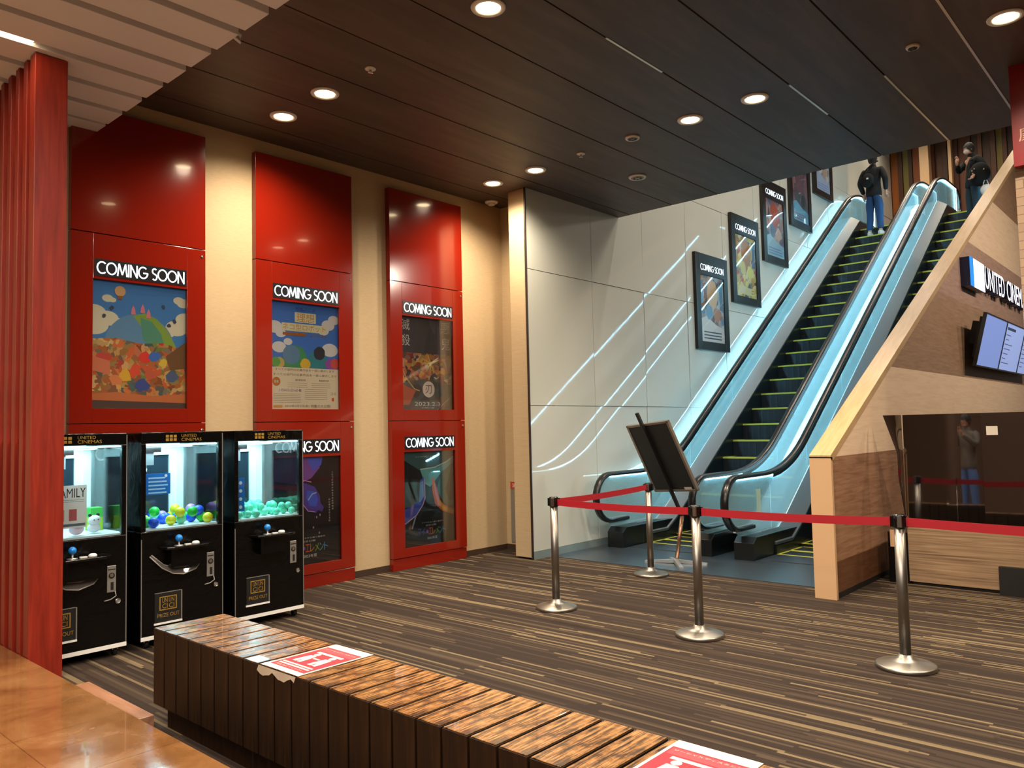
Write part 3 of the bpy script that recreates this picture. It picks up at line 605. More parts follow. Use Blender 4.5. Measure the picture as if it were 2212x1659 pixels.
mb.ribbon([(0.02, 0.26), (0.2, 0.35), (0.30, 0.46), (0.335, 0.54), (0.33, 0.76)], 0.012, 6*E_, flat('#b8a0e0')); mb.ribbon([(0.19, 0.34), (0.13, 0.20)], 0.02, 6*E_, flat('#8a94a0'))
mb.ribbon([(0.46, 0.76), (0.49, 0.62), (0.53, 0.48), (0.62, 0.40), (0.8, 0.34)], [0.03, 0.08, 0.09, 0.075, 0.07], 5*E_, flat('#c8642a')); mb.ribbon([(0.48, 0.70), (0.51, 0.58), (0.55, 0.46), (0.64, 0.39)], [0.01, 0.03, 0.04, 0.02], 6*E_, flat('#d88aa0')); mb.ribbon([(0.54, 0.5), (0.62, 0.4), (0.79, 0.335)], [0.02, 0.04, 0.03], 6.5*E_, flat('#e8a03a'))
mb.text('こころを動かす出会い', 0.2, 1.01, 0.55, 1.025, 6*E_, flat('#d0d8d8'))
rainbow(mb, 0.11, 0.19)
place(mb, 'movie_poster', Y3+0.1725, 0.235, 'dark teal poster with an orange flame shape and blue curve')
# ------------------------------------------------------------------ poster frames beside the escalator
PG = 2.2
EY = [11.19, 12.49, 13.80, 15.11, 16.42]; EZ = [2.75, 3.635, 4.545, 5.455, 6.36]
ART = [('blue and tan collage poster', ['#33506a', '#5a7a96', '#b58a66', '#8a5f46', '#263846', '#9fb0c8', '#6a4a5a'], '#5f86a8', '#b9c4e0'),
       ('gold and navy collage poster', ['#3a4a66', '#c8a05a', '#8a6238', '#a8a850', '#d8b88a', '#4a3a34', '#b8524a'], '#8a7048', '#d8c088'),
       ('grey and rust collage poster', ['#7a6a68', '#4a5a70', '#8a4438', '#a09088', '#5a7088', '#34404e'], '#8a7a74', '#7898b8'),
       ('dusky pink and teal poster', ['#6a5058', '#3a4a50', '#58404a', '#2c383c', '#7a6068'], '#7a5a62', '#5a8aa0'),
       ('pale blue and tan poster', ['#8aa0c8', '#c8b8a0', '#5a6a90', '#a08870', '#6a78b0'], '#b0a090', '#8a96d8')]
NM = ['lowest', 'second lowest', 'middle', 'second highest', 'highest']
M_frame = mat('Dark frame', '#1d1917', 0.3)
for i in range(5):
    t = thing('poster_lightbox', NM[i] + ' dark lightbox frame in the rising row beside the escalator', 'poster frame', (-6.108, EY[i], EZ[i]), EAST, 'dark frames beside the escalator')
    mb = MB(); ring(mb, 0, 1.09, 0, 1.56, 0.145, 0.945, 0.135, 1.215, 0, 0.055, M_frame); mb.obj('frame', t, bevel=0.004)
    mb = MB(); mb.box(0.145, 0.945, 0.135, 1.215, 0, 0.03, M_blackm); mb.obj('backing', t)
    mb = MB(); mb.box(0.145, 0.945, 0.135, 1.215, 0.045, 0.050, M_frameglass); mb.obj('glass_pane', t)
    mb = MB(); coming_soon(mb, 0.15, 1.285, 0.94, 1.39, 0.058, M_letters); s = mb.obj('sign_letters', t, recalc=False); s['label'] = 'glowing white capitals reading coming soon'
    d, cols, top, bot = ART[i]
    mb = MB(); mb.rect(0, 0, 0.8, 1.08, 0, collage('Collage %d' % i, cols, 10))
    mb.poly([(0, 0), (0.8, 0), (0.8, 0.24), (0.5, 0.30), (0.2, 0.42), (0, 0.36)] if i != 1 else [(0.15, 0.05), (0.6, 0.05), (0.6, 0.17), (0.15, 0.2)], E_, flat(bot))
    mb.poly(clip_blob(0.42, 0.80, 0.20, n=12, jag=0.15, sy=1.2, w1=0.8, h1=1.08), E_, flat(cols[2])); mb.poly(clip_blob(0.3, 0.5, 0.12, n=10, jag=0.2), E_*1.5, flat(cols[1])); mb.poly(clip_blob(0.56, 0.46, 0.12, n=10, jag=0.2), E_*1.7, flat(cols[3]))
    mb.rect(0.0, 0.62, 0.1, 1.0, E_*2, flat(top)); mb.rect(0.66, 0.55, 0.78, 1.02, E_*2, flat(cols[0]))
    for k in range(3): mb.rect(0.1, 0.05+0.05*k, 0.7, 0.07+0.05*k, E_*2, flat(cols[4]))
    o = mb.obj('movie_poster', recalc=False); o.matrix_world = Matrix.Translation((-6.108+0.033, EY[i]+0.145, EZ[i]+0.135)) @ Matrix((EAST[0], EAST[1], EAST[2])).transposed().to_4x4()
    tag(o, d + ' in the ' + NM[i] + ' frame beside the escalator', 'poster', 'posters in the frames beside the escalator')
PG = 1.0
# ------------------------------------------------------------------ claw machines
CW, CD = 0.635, 0.70
wrap = M_wrap = mat('Black vinyl wrap', '#050505', 0.24, spec=0.35)
_v = coords(M_wrap); _f = noise(M_wrap, _v, 5, 3, 0.5, 1.5); bump(M_wrap, _f, 0.35, 0.03)
M_cyan = mat('Machine inner white', '#e4f4f6', 0.4)
M_inlit = mat('Machine LED', '#ffffff', 0.4, emis='#a8f0ff', es=3.2)
M_back = mat('Machine back mirror', '#23303a', 0.12, spec=0.8)
M_ballblue = mat('Joystick blue', '#1a7fd8', 0.25)
def claw_machine(y0, label, fold, idx):
    t = thing('claw_machine', label, 'claw machine', (-5.91, y0, 0), EAST, 'claw machines along the wall')
    mb = MB(); mb.box(0, CW, 0.065, 0.855, -CD, 0, M_wrap); mb.obj('cabinet', t, bevel=0.008)
    mb = MB(); mb.box(0, CW, 1.50, 1.585, -CD, 0, M_wrap); hd = mb.obj('header', t, bevel=0.006)
    mb = MB(); mb.text('UNITED', 0.30, 1.545, 0.42, 1.567, 0.002, M_gold); mb.text('CINEMAS', 0.30, 1.515, 0.46, 1.538, 0.002, M_gold)
    mb2 = MB()
    for a in range(3):
        for b in range(2): mb2.rect(0.18+0.03*a, 1.517+0.026*b, 0.203+0.03*a, 1.537+0.026*b, 0.002, M_gold)
    mb.obj('header_lettering', hd, recalc=False); mb2.obj('header_emblem', hd, recalc=False)
    for x0, nm in ((0, 'corner_post'), (CW-0.035, 'corner_post')):
        mb = MB(); mb.box(x0, x0+0.035, 0.855, 1.50, -0.04, 0, M_wrap); mb.obj(nm, t, bevel=0.003)
    for x0 in (0, CW-0.06):
        mb = MB(); mb.box(x0, x0+0.06, 0.855, 1.50, -CD, -CD+0.05, M_cyan); s = mb.obj('corner_post', t); s['label'] = 'white rear corner post'
    mb = MB(); mb.box(0, 0.008, 0.855, 1.50, -CD+0.05, -0.04, M_wrap); s = mb.obj('side_panel', t); s['label'] = 'black film covered side'
    mb = MB(); mb.box(0.035, CW-0.035, 0.862, 1.498, -0.014, -0.008, M_glass); mb.obj('front_glass', t)
    mb = MB(); mb.box(CW-0.010, CW-0.004, 0.862, 1.498, -CD+0.05, -0.04, M_glass); mb.obj('side_glass', t)
    mb = MB(); mb.box(0.06, CW-0.06, 0.862, 1.49, -CD, -CD+0.012, M_back); ring(mb, 0.055, CW-0.055, 0.86, 1.495, 0.09, CW-0.12, 0.88, 1.40, -CD+0.012, -CD+0.03, M_cyan); mb.obj('back_panel', t)
    mb = MB(); mb.box(0.01, CW-0.012, 0.853, 0.868, -CD+0.03, -0.02, M_cyan); mb.obj('play_floor', t)
    mb = MB(); mb.box(0.03, CW-0.03, 1.482, 1.494, -0.05, -0.025, M_inlit); mb.box(0.06, CW-0.06, 1.482, 1.494, -CD+0.06, -CD+0.09, M_inlit); mb.obj('light_tube', t)
    l = bpy.data.lights.new('Claw machine lamp', 'AREA'); l.energy = 14; l.color = (0.50, 0.91, 1.0); l.shape = 'RECTANGLE'; l.size = 0.5; l.size_y = 0.5
    o = bpy.data.objects.new('Claw machine lamp', l); COL.objects.link(o); o.parent = t; o.location = (CW/2, 1.475, -0.35); o.rotation_euler = (-PI/2, 0, 0)
    # claw carriage
    cx = [0.30, 0.20, 0.20][idx]
    mb = MB(); mb.box(cx-0.08, cx+0.08, 1.43, 1.475, -0.46, -0.30, M_chrome); mb.box(cx-0.04, cx+0.04, 1.33, 1.43, -0.42, -0.34, M_alu); mb.box(0.02, CW-0.02, 1.465, 1.478, -0.395, -0.365, M_alu); cr = mb.obj('carriage', t)
    mb = MB(); mb.tube([(cx, 1.33, -0.38), (cx, 1.20, -0.38)], 0.004, M_chrome, 6); mb.lathe([(0.02, 0), (0.025, 0.03), (0.01, 0.05)], M_chrome, c=(0, 0, 0), n=12) if False else None
    for k in range(3):
        a = 2*PI*k/3; mb.tube([(cx, 1.21, -0.38), (cx+0.045*math.cos(a), 1.17, -0.38+0.045*math.sin(a)), (cx+0.02*math.cos(a), 1.11, -0.38+0.02*math.sin(a))], 0.005, M_chrome, 6)
    mb.obj('claw', cr)
    # trim lines
    mb = MB(); mb.box(0, CW, 0.066, 0.094, 0, 0.004, M_white); mb.box(0, 0.006, 0.094, 0.80, 0, 0.003, M_alu); mb.box(CW-0.006, CW, 0.094, 1.57, 0, 0.003, M_alu); mb.obj('edge_trim', t)
    # control shelf
    mb = MB(); mb.prism([(0.14, 0.0), (0.50, 0.0), (0.48, 0.11), (0.45, 0.13), (0.19, 0.13), (0.15, 0.11)][::1], 'z', 0, 0, M_black) if False else None
    mb = MB(); pts = [(0.13, 0.0), (0.51, 0.0), (0.49, 0.10), (0.45, 0.13), (0.19, 0.13), (0.15, 0.10)]
    vs = [(x, 0.715, z) for x, z in pts]+[(x, 0.735, z) for x, z in pts]; nn = 6
    mb.add(vs, [(0, 1, 2, 3, 4, 5), (11, 10, 9, 8, 7, 6)]+[(i, (i+1) % nn, nn+(i+1) % nn, nn+i) for i in range(nn)], M_black)
    mb.box(0.19, 0.45, 0.58, 0.715, 0, 0.075, M_wrap); sh = mb.obj('control_shelf', t, bevel=0.004)
    def up(mb2, prof, x, z, m, n=18):   # lathe about the vertical (local y)
        k = len(mb2.v); mb2.lathe(prof, m, n=n)
        for i in range(k, len(mb2.v)): a = mb2.v[i]; mb2.v[i] = (x+a[0], 0.735+a[2], z-a[1])
    mb = MB(); up(mb, [(0.0, 0), (0.033, 0.0), (0.033, 0.004), (0.006, 0.006), (0.006, 0.04), (0, 0.042)], 0.25, 0.07, M_alu); js = mb.obj('joystick', sh)
    mb = MB(); mb.ball((0.25, 0.735+0.057, 0.07), 0.026, M_ballblue, 18, 12); s = mb.obj('joystick_ball', t); s['label'] = 'bright blue joystick knob'
    mb = MB(); up(mb, [(0.0, 0), (0.028, 0.0), (0.027, 0.012), (0.018, 0.02), (0.0, 0.022)], 0.38, 0.07, M_white); mb.box(0.30, 0.345, 0.735, 0.741, 0.05, 0.075, M_white); s = mb.obj('push_button', sh); s['label'] = 'white push button'
    # coin slot
    mb = MB(); mb.box(0.50, 0.56, 0.46, 0.645, 0, 0.008, M_alu); cs = mb.obj('coin_slot', t, bevel=0.002)
    mb = MB(); mb.disc(0.53, 0.575, 0.021, 0.0095, M_blackm); mb.disc(0.53, 0.578, 0.013, 0.0105, M_chrome); mb.rect(0.523, 0.475, 0.543, 0.53, 0.0095, M_blackm); mb.rect(0.505, 0.615, 0.555, 0.622, 0.0095, M_blackm); mb.obj('coin_entry', cs, recalc=False)
    mb = MB(); mb.tube([(0.575+0.016*math.cos(a), 0.39+0.016*math.sin(a), 0.006) for a in [2*PI*i/16 for i in range(17)]], 0.004, M_chrome, 6); mb.disc(0.575, 0.39, 0.011, 0.006, M_alu); mb.obj('lock', t)
    # prize door
    mb = MB(); mb.rect(0.10, 0.17, 0.30, 0.39, 0.003, M_blackm); mb.box(0.297, 0.305, 0.165, 0.395, 0.0, 0.008, M_alu); mb.box(0.095, 0.305, 0.165, 0.178, 0.0, 0.010, M_white); mb.box(0.10, 0.297, 0.392, 0.397, 0.0, 0.006, M_alu); pd = mb.obj('prize_door', t, recalc=False)
    mb = MB(); ring(mb, 0.135, 0.265, 0.265, 0.365, 0.142, 0.258, 0.272, 0.358, 0.0035, 0.0045, M_gold)
    for a in range(2):
        for b in range(2): mb.text('UN' if b else 'CI', 0.155+0.05*a, 0.278+0.042*b, 0.195+0.05*a, 0.312+0.042*b, 0.005, M_gold)
    mb.text('PRIZE OUT', 0.12, 0.215, 0.285, 0.242, 0.005, M_gold); mb.obj('door_lettering', pd, recalc=False)
    if fold:
        lo = [(0.06, 0.67), (0.14, 0.58), (0.22, 0.53), (0.30, 0.515), (0.40, 0.54), (0.47, 0.61)]; hi = [(0.075, 0.68), (0.16, 0.60), (0.24, 0.572), (0.32, 0.567), (0.40, 0.585), (0.47, 0.615)]
        dz = [0.006, 0.03, 0.04, 0.04, 0.03, 0.006]
        mb = MB(); vs = []
        for (a, b), (c, d), z in zip(lo, hi, dz): vs += [(a, b, z), (c, d, z*0.5)]
        mb.add(vs, [(2*i, 2*i+2, 2*i+3, 2*i+1) for i in range(5)], M_tape, True)
        mb.tube([(a, b, z+0.002) for (a, b), z in zip(lo, dz)], 0.0045, M_tape2, 6); mb.tube([(a, b, z*0.5+0.002) for (a, b), z in zip(hi, dz)], 0.0035, M_tape2, 6)
        mb.tube([(0.555, 0.46, 0.008), (0.56, 0.43, 0.012), (0.52, 0.41, 0.016), (0.48, 0.405, 0.012)], 0.004, M_tape2, 6)
        mb.obj('vinyl_pocket', t)
    for x in (0.06, CW-0.06):
        for z in (-0.06, -CD+0.06):
            mb = MB(); mb.tube([(x-0.012, 0.032, z), (x+0.012, 0.032, z)], 0.030, M_blackm, 14); mb.box(x-0.02, x+0.02, 0.045, 0.066, z-0.02, z+0.02, M_chrome); mb.obj('caster', t)
    return t
M_tape2 = mat('Vinyl fold', '#8d8780', 0.25)
CY = [1.76, 2.496, 3.232]
claw_machine(CY[0], 'black claw machine nearest the red post with plush toys and family sign', True, 0)
claw_machine(CY[1], 'middle black claw machine with blue, green and yellow balls', True, 1)
claw_machine(CY[2], 'black claw machine at the right end, filled with mint balls', False, 2)
def inm(i, x, y, z): return (-5.91+z, CY[i]+x, y)
BALL = {}
def ball_proto(c):
    if c not in BALL:
        mb = MB(); mb.ball((0, 0, 0), 1.0, mat('Ball ' + c, c, 0.3), 16, 10); o = mb.obj('plastic_ball'); BALL[c] = [o, False]
    return BALL[c]
def put_ball(c, loc, r, label, group):
    p = ball_proto(c); o = p[0] if not p[1] else p[0].copy()
    if p[1]: COL.objects.link(o)
    p[1] = True; o.location = loc; o.scale = (r, r, r); tag(o, label, 'ball', group)
NAMES = {'#1450d8': 'deep blue', '#18b838': 'bright green', '#d8d020': 'yellow', '#7ad8b0': 'pale mint', '#b080d0': 'lilac'}
R = random.Random(11); pos = []
for k in range(400):
    if len(pos) >= 30: break
    x = R.uniform(0.07, 0.56); z = R.uniform(-0.60, -0.06); lay = 0 if len(pos) < 21 else 1
    if all((x-a)**2+(z-b)**2 > 0.078**2 for a, b, l_ in pos if l_ == lay): pos.append((x, z, lay))
cyc = ['#1450d8', '#18b838', '#d8d020', '#7ad8b0', '#1450d8', '#18b838', '#b080d0', '#d8d020', '#1450d8', '#18b838']
for i, (x, z, lay) in enumerate(pos):
    c = cyc[i % 10]; put_ball(c, inm(1, x, 0.868+0.040+0.056*lay, z), 0.040, NAMES[c] + ' ball in the heap inside the middle claw machine', NAMES[c] + ' balls in the middle claw machine')
pos = []
for k in range(900):
    if len(pos) >= 60: break
    x = R.uniform(0.06, 0.57); z = R.uniform(-0.62, -0.05); lay = 0 if len(pos) < 40 else 1
    if all((x-a)**2+(z-b)**2 > 0.058**2 for a, b, l_ in pos if l_ == lay): pos.append((x, z, lay))
for x, z, lay in pos:
    put_ball('#66d8b4', inm(2, x, 0.868+0.03+0.042*lay, z), 0.030, 'mint green ball in the heap inside the right end claw machine', 'mint balls in the right end claw machine')
for c, x, z, y in [('#a8c820', 0.56, -0.50, 0.91), ('#5ac040', 0.55, -0.42, 0.985)]:
    pass
# prizes and notices in the left machine
def plush(x, z, c, ears, label, s=1.0):
    t = thing('plush_toy', label, 'plush toy', inm(0, x, 0.868, z), EAST)
    m = mat('Plush ' + c, c, 0.9); mb = MB(); mb.ball((0, 0.045*s, 0), 0.045*s, m, 14, 9, (1.1, 0.9, 0.9)); mb.obj('body', t)
    mb = MB(); mb.ball((0, 0.105*s, 0.01), 0.042*s, m, 14, 9, (1.15, 0.95, 1)); h = mb.obj('head', t)
    mb = MB()
    for a in (-1, 1): mb.ball((a*0.03*s, 0.145*s, 0), 0.014*s, mat('Plush ' + ears, ears, 0.9), 10, 6)
    mb.obj('ears', h)
    mb = MB()
    for a in (-1, 1): mb.ball((a*0.016*s, 0.11*s, 0.01+0.040*s), 0.005*s, M_blackm, 8, 5)
    mb.obj('eyes', h)
plush(0.34, -0.12, '#e8c4cc', '#e8c4cc', 'pale pink plush toy behind the glass of the left claw machine')
plush(0.47, -0.16, '#dedee2', '#2a2a30', 'white plush toy with dark ears in the left claw machine', 0.9)
plush(0.22, -0.20, '#e8d8dc', '#c88a98', 'small white and pink plush toy at the left of the machine', 0.8)
mb = MB(); mb.box(0, 0.09, 0, 0.10, -0.05, 0.05, mat('Lime box', '#9ac020', 0.5)); mb.box(0.0, 0.09, 0.10, 0.17, -0.05, 0.05, mat('Green box', '#48b048', 0.5))
o = mb.obj('prize_box', bevel=0.004); o.matrix_world = Matrix.Translation(inm(0, 0.50, 0.868, -0.36)) @ Matrix((EAST[0], EAST[1], EAST[2])).transposed().to_4x4(); tag(o, 'lime and green prize box in the left claw machine', 'box')
def card(i, x0, x1, y0, y1, z, fn, label):
    mb = MB(); mb.box(0, x1-x0, 0, y1-y0, -0.003, 0, M_white if 'white' in label else mat('Notice blue', '#1470c8', 0.4)); fn(mb, x1-x0, y1-y0)
    o = mb.obj('notice_card', recalc=False); o.matrix_world = Matrix.Translation(inm(i, x0, y0, z)) @ Matrix((EAST[0], EAST[1], EAST[2])).transposed().to_4x4(); tag(o, label, 'notice')
def fam(mb, w_, h_):
    K = flat('#20242c'); mb.text('SPY×FAMILY', 0.006, h_-0.085, w_-0.008, h_-0.02, 0.001, K)
    for k in range(2): mb.rect(0.02, h_-0.10-0.012*k, w_-0.02, h_-0.103-0.012*k, 0.001, flat('#7a98a8'))
    for x, c in ((0.05, '#c8708a'), (0.14, '#c8a090'), (0.22, '#b85a5a')): mb.rect(x, 0.05, x+0.05, 0.13, 0.001, flat(c))
    mb.rect(0.01, 0.012, w_-0.01, 0.03, 0.001, flat('#5a6a78'))
card(0, 0.05, 0.385, 0.93, 1.225, -0.06, fam, 'white sign with black capitals inside the left claw machine')
def lines(mb, w_, h_):
    Wm = flat('#a8d4f0')
    for k in range(5): mb.rect(0.02, h_-0.04-0.028*k, w_-0.03+0.01*((k*7) % 3-1), h_-0.028-0.028*k, 0.001, Wm)
    mb.disc(w_-0.035, h_-0.02, 0.012, 0.001, flat('#e8f4ff'), 8)
card(1, 0.10, 0.29, 1.11, 1.27, -0.16, lines, 'blue notice card hanging inside the middle claw machine')
def dots(mb, w_, h_):
    for k in range(4): mb.disc(w_/2, h_-0.04-0.065*k, 0.014, 0.001, flat('#d8ecf8'), 14)
card(2, 0.045, 0.115, 0.93, 1.20, -0.05, dots, 'narrow blue vertical notice inside the right end claw machine')
# ------------------------------------------------------------------ bench of dark slats
bench = thing('slatted_bench', 'long bench of dark wooden slats with worn golden top', 'bench', (-4.334, 1.90, 0))
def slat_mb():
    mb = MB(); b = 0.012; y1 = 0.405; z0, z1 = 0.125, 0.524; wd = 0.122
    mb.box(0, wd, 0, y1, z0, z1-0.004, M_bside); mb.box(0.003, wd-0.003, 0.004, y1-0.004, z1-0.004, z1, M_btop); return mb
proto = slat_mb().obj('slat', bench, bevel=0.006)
NS = 34; PITCH = 0.1335
for k in range(1, NS):
    c = proto.copy(); COL.objects.link(c); c.parent = bench; c.location = (PITCH*k, 0, 0)
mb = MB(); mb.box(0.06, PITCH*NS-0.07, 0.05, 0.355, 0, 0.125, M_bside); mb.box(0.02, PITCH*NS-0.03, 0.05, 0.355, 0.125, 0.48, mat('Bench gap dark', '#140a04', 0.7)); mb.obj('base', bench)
def notice(x, label):
    o_ = MB(); RED = flat('#b8122a'); LR = flat('#c83a44'); CW_ = flat('#d8cdbb'); w_, h_ = 0.288, 0.398
    o_.box(0, w_, 0, h_, 0, 0.0008, CW_); z = 0.0012
    o_.rect(0.012, 0.035, w_-0.012, h_-0.055, z, RED); o_.rect(0.02, h_-0.115, w_-0.02, h_-0.065, z*1.3, LR)
    o_.text('ソーシャルディスタンス', 0.03, h_-0.085, w_-0.03, h_-0.073, z*1.6, CW_)
    o_.rect(0.05, h_-0.145, w_-0.05, h_-0.125, z*1.6, CW_)
    for cx in (0.085, 0.20):      # two plain seat figures kept apart
        o_.disc(cx, 0.235, 0.018, z*1.6, CW_, 14); o_.poly([(cx-0.022, 0.215), (cx+0.022, 0.215), (cx+0.03, 0.15), (cx-0.03, 0.15)], z*1.6, CW_); o_.rect(cx-0.03, 0.12, cx-0.004, 0.15, z*1.6, CW_); o_.rect(cx+0.004, 0.12, cx+0.03, 0.15, z*1.6, CW_)
    o_.ribbon([(0.12, 0.19), (0.165, 0.19)], 0.012, z*1.6, CW_)
    for k in range(2): o_.rect(0.03, 0.085-0.02*k, w_-0.03, 0.097-0.02*k, z*1.6, CW_)
    o_.text('席をあけてください', 0.04, 0.043, w_-0.04, 0.056, z*1.6, CW_)
    return tag(o_.obj('paper_notice', loc=(x, 1.903, 0.5262), recalc=False), label, 'notice', 'red notices taped to the bench')
notice(-3.243, 'red and white notice taped to the bench near the claw machines')
notice(-1.366, 'red and white notice on the bench cut off by the bottom edge')
mb = MB(); pts = []
Rn = random.Random(5)
for i in range(13):
    x = -3.255+0.295*i/12; pts.append((x, 1.8935, 0.524)); pts.append((x+Rn.uniform(-.004, .004), 1.884, 0.524-0.008-0.022*abs(math.sin(i*0.55+0.3))-Rn.uniform(0, 0.008)))
mb.add(pts, [(2*i, 2*i+1, 2*i+3, 2*i+2) for i in range(12)], M_tape, True); tag(mb.obj('torn_tape'), 'crinkled clear tape hanging off the bench edge below the notice', 'tape')
# ------------------------------------------------------------------ belt barriers
def stanchion(x, y, label):
    t = thing('belt_stanchion', label, 'barrier post', (x, y, 0), group='stainless barrier posts')
    mb = MB(); mb.lathe([(0.175, 0.0), (0.178, 0.004), (0.178, 0.022), (0.168, 0.028), (0.10, 0.046), (0.05, 0.062), (0.04, 0.085), (0.0, 0.085)], M_steel, n=48); mb.obj('base', t)
    mb = MB(); mb.lathe([(0.033, 0.06), (0.033, 0.875), (0.0, 0.875)], M_steel, n=28); mb.obj('pole', t)
    mb = MB(); mb.lathe([(0.030, 0.87), (0.040, 0.876), (0.041, 0.945), (0.036, 0.955), (0.0, 0.956)], M_black, n=28)
    for a in range(4):
        an = a*PI/2+0.4; cx, cy = 0.036*math.cos(an), 0.036*math.sin(an); mb.box(cx-0.013, cx+0.013, cy-0.013, cy+0.013, 0.878, 0.945, M_steel if a % 2 else M_black)
    mb.obj('belt_head', t)
    return t
STP = [(-4.325, 5.335), (-2.925, 5.27), (-1.545, 5.37), (-4.48, 7.10)]
for p, lb in zip(STP, ['stainless belt post in front of the white wall, leftmost of the row', 'stainless belt post in front of the black sign stand', 'stainless belt post in front of the ticket counter, rightmost', 'stainless belt post on the far side beside the black sign stand']): stanchion(*p, lb)
def belt(a, b, za, zb, label, sag=0.012):
    A = Vector((a[0], a[1], 0)); B = Vector((b[0], b[1], 0)); d = (B-A).normalized(); nrm = Vector((-d.y, d.x, 0))*0.0012
    A = A+d*0.042; B = B-d*0.042; mb = MB(); vs = []; N = 12
    for i in range(N+1):
        t_ = i/N; p = A.lerp(B, t_); z = za+(zb-za)*t_-sag*4*t_*(1-t_)
        for q, zz in ((p-nrm, z), (p-nrm, z+0.055), (p+nrm, z+0.055), (p+nrm, z)): vs.append((q.x, q.y, zz))
    fs = [(0, 1, 2, 3), (4*N+3, 4*N+2, 4*N+1, 4*N)]
    for i in range(N):
        for e in range(4): g = (e+1) % 4; fs.append((4*i+e, 4*i+4+e, 4*i+4+g, 4*i+g))
    mb.add(vs, fs, M_belt); return tag(mb.obj('barrier_belt'), label, 'barrier belt', 'red belts between the posts')
belt(STP[0], STP[3], 0.882, 0.885, 'red belt running back from the leftmost post to the far post')
belt(STP[0], STP[1], 0.882, 0.882, 'red belt from the leftmost post to the post before the sign stand')
belt(STP[1], STP[2], 0.882, 0.882, 'red belt crossing in front of the wooden cladding post')
belt(STP[2], (0.4, 5.25), 0.882, 0.882, 'red belt crossing in front of the ticket counter')
# ------------------------------------------------------------------ black sign stand (seen from the back)
t = thing('sign_stand', 'black framed sign board leaning on a slim metal stand', 'sign stand', (-4.62, 7.85, 0))
BL, BR, TL = Vector((-4.935, 7.98, 0.785)), Vector((-4.245, 7.74, 0.835)), Vector((-4.955, 7.62, 1.553))
e1 = (BR-BL); e2 = (TL-BL); n3 = e1.cross(e2).normalized()
e2 = n3.cross(e1).normalized()*e2.length
def P3(a, b, c): return BL+e1*a+e2*b+n3*c-Vector((-4.62, 7.85, 0))
def slab(mb, a0, a1, b0, b1, c0, c1, m): 
    mb.add([P3(a0, b0, c0), P3(a1, b0, c0), P3(a1, b1, c0), P3(a0, b1, c0), P3(a0, b0, c1), P3(a1, b0, c1), P3(a1, b1, c1), P3(a0, b1, c1)], [(0,3,2,1),(4,5,6,7),(0,1,5,4),(1,2,6,5),(2,3,7,6),(3,0,4,7)], m)
mb = MB(); slab(mb, 0.03, 0.97, 0.02, 0.98, -0.012, 0.008, M_blackm); bd = mb.obj('board', t)
mb = MB(); fg = mat('Frame grey', '#857a70', 0.35, 0.6)
for a in ((0, 1, 0, 0.03), (0, 1, 0.97, 1.0), (0, 0.045, 0, 1), (0.955, 1, 0, 1)): slab(mb, *a, -0.018, 0.016, fg)
s = mb.obj('board_frame', t, bevel=0.003); s['label'] = 'grey metal frame'
mb = MB(); slab(mb, 0.74, 0.90, 0.03, 0.065, 0.016, 0.018, flat('#b9b0a4')); s = mb.obj('maker_plate', bd); s['label'] = 'pale oval plate'
mb = MB()
sp = [P3(0.43, 1.17, 0.03), P3(0.43, 0.0, 0.03)]; sd = (sp[1]-sp[0]).normalized(); lowp = sp[1]+sd*0.30
def bar(mb, a, b, w1, w2, m):
    d = (b-a).normalized(); x = d.cross(n3).normalized(); 
    vs = []
    for p in (a, b):
        for s1, s2 in ((-1, -1), (1, -1), (1, 1), (-1, 1)): vs.append(p+x*w1*s1+n3*w2*s2)
    mb.add(vs, [(0,3,2,1),(4,5,6,7),(0,1,5,4),(1,2,6,5),(2,3,7,6),(3,0,4,7)], m)
bar(mb, sp[0], sp[0]+sd*1.2, 0.022, 0.012, M_blackm); bar(mb, sp[0]+sd*0.15, lowp, 0.016, 0.016, M_blackm); mb.obj('spine', t)
mb = MB(); ft = Vector((0.0, 0.02, 0.06)); mb.tube([lowp, lowp.lerp(ft, 0.5), ft], 0.022, mat('Warm steel', '#b98a70', 0.25, 0.9), 12); mb.obj('lower_pole', t)  # stainless pole, reddish reflections put into its base colour
for a, b in ((Vector((-0.33, -0.12, 0.02)), Vector((0.33, 0.10, 0.02))), (Vector((-0.20, 0.22, 0.02)), Vector((0.24, -0.30, 0.02)))):
    mb = MB(); d = (b-a).normalized(); x = Vector((-d.y, d.x, 0))*0.022; vs = []
    for p, h in ((a, 0.0), ((a+b)/2, 0.03), (b, 0.0)):
        for q, zz in ((p-x, p.z-0.02+h*0.5), (p+x, p.z-0.02+h*0.5), (p+x, p.z+0.005+h), (p-x, p.z+0.005+h)): vs.append((q.x, q.y, max(0.002, zz)))
    fs = [(0, 1, 2, 3), (11, 10, 9, 8)]
    for i in range(2):
        for e in range(4): g = (e+1) % 4; fs.append((4*i+e, 4*i+4+e, 4*i+4+g, 4*i+g))
    mb.add(vs, fs, M_alu); mb.obj('foot', t)
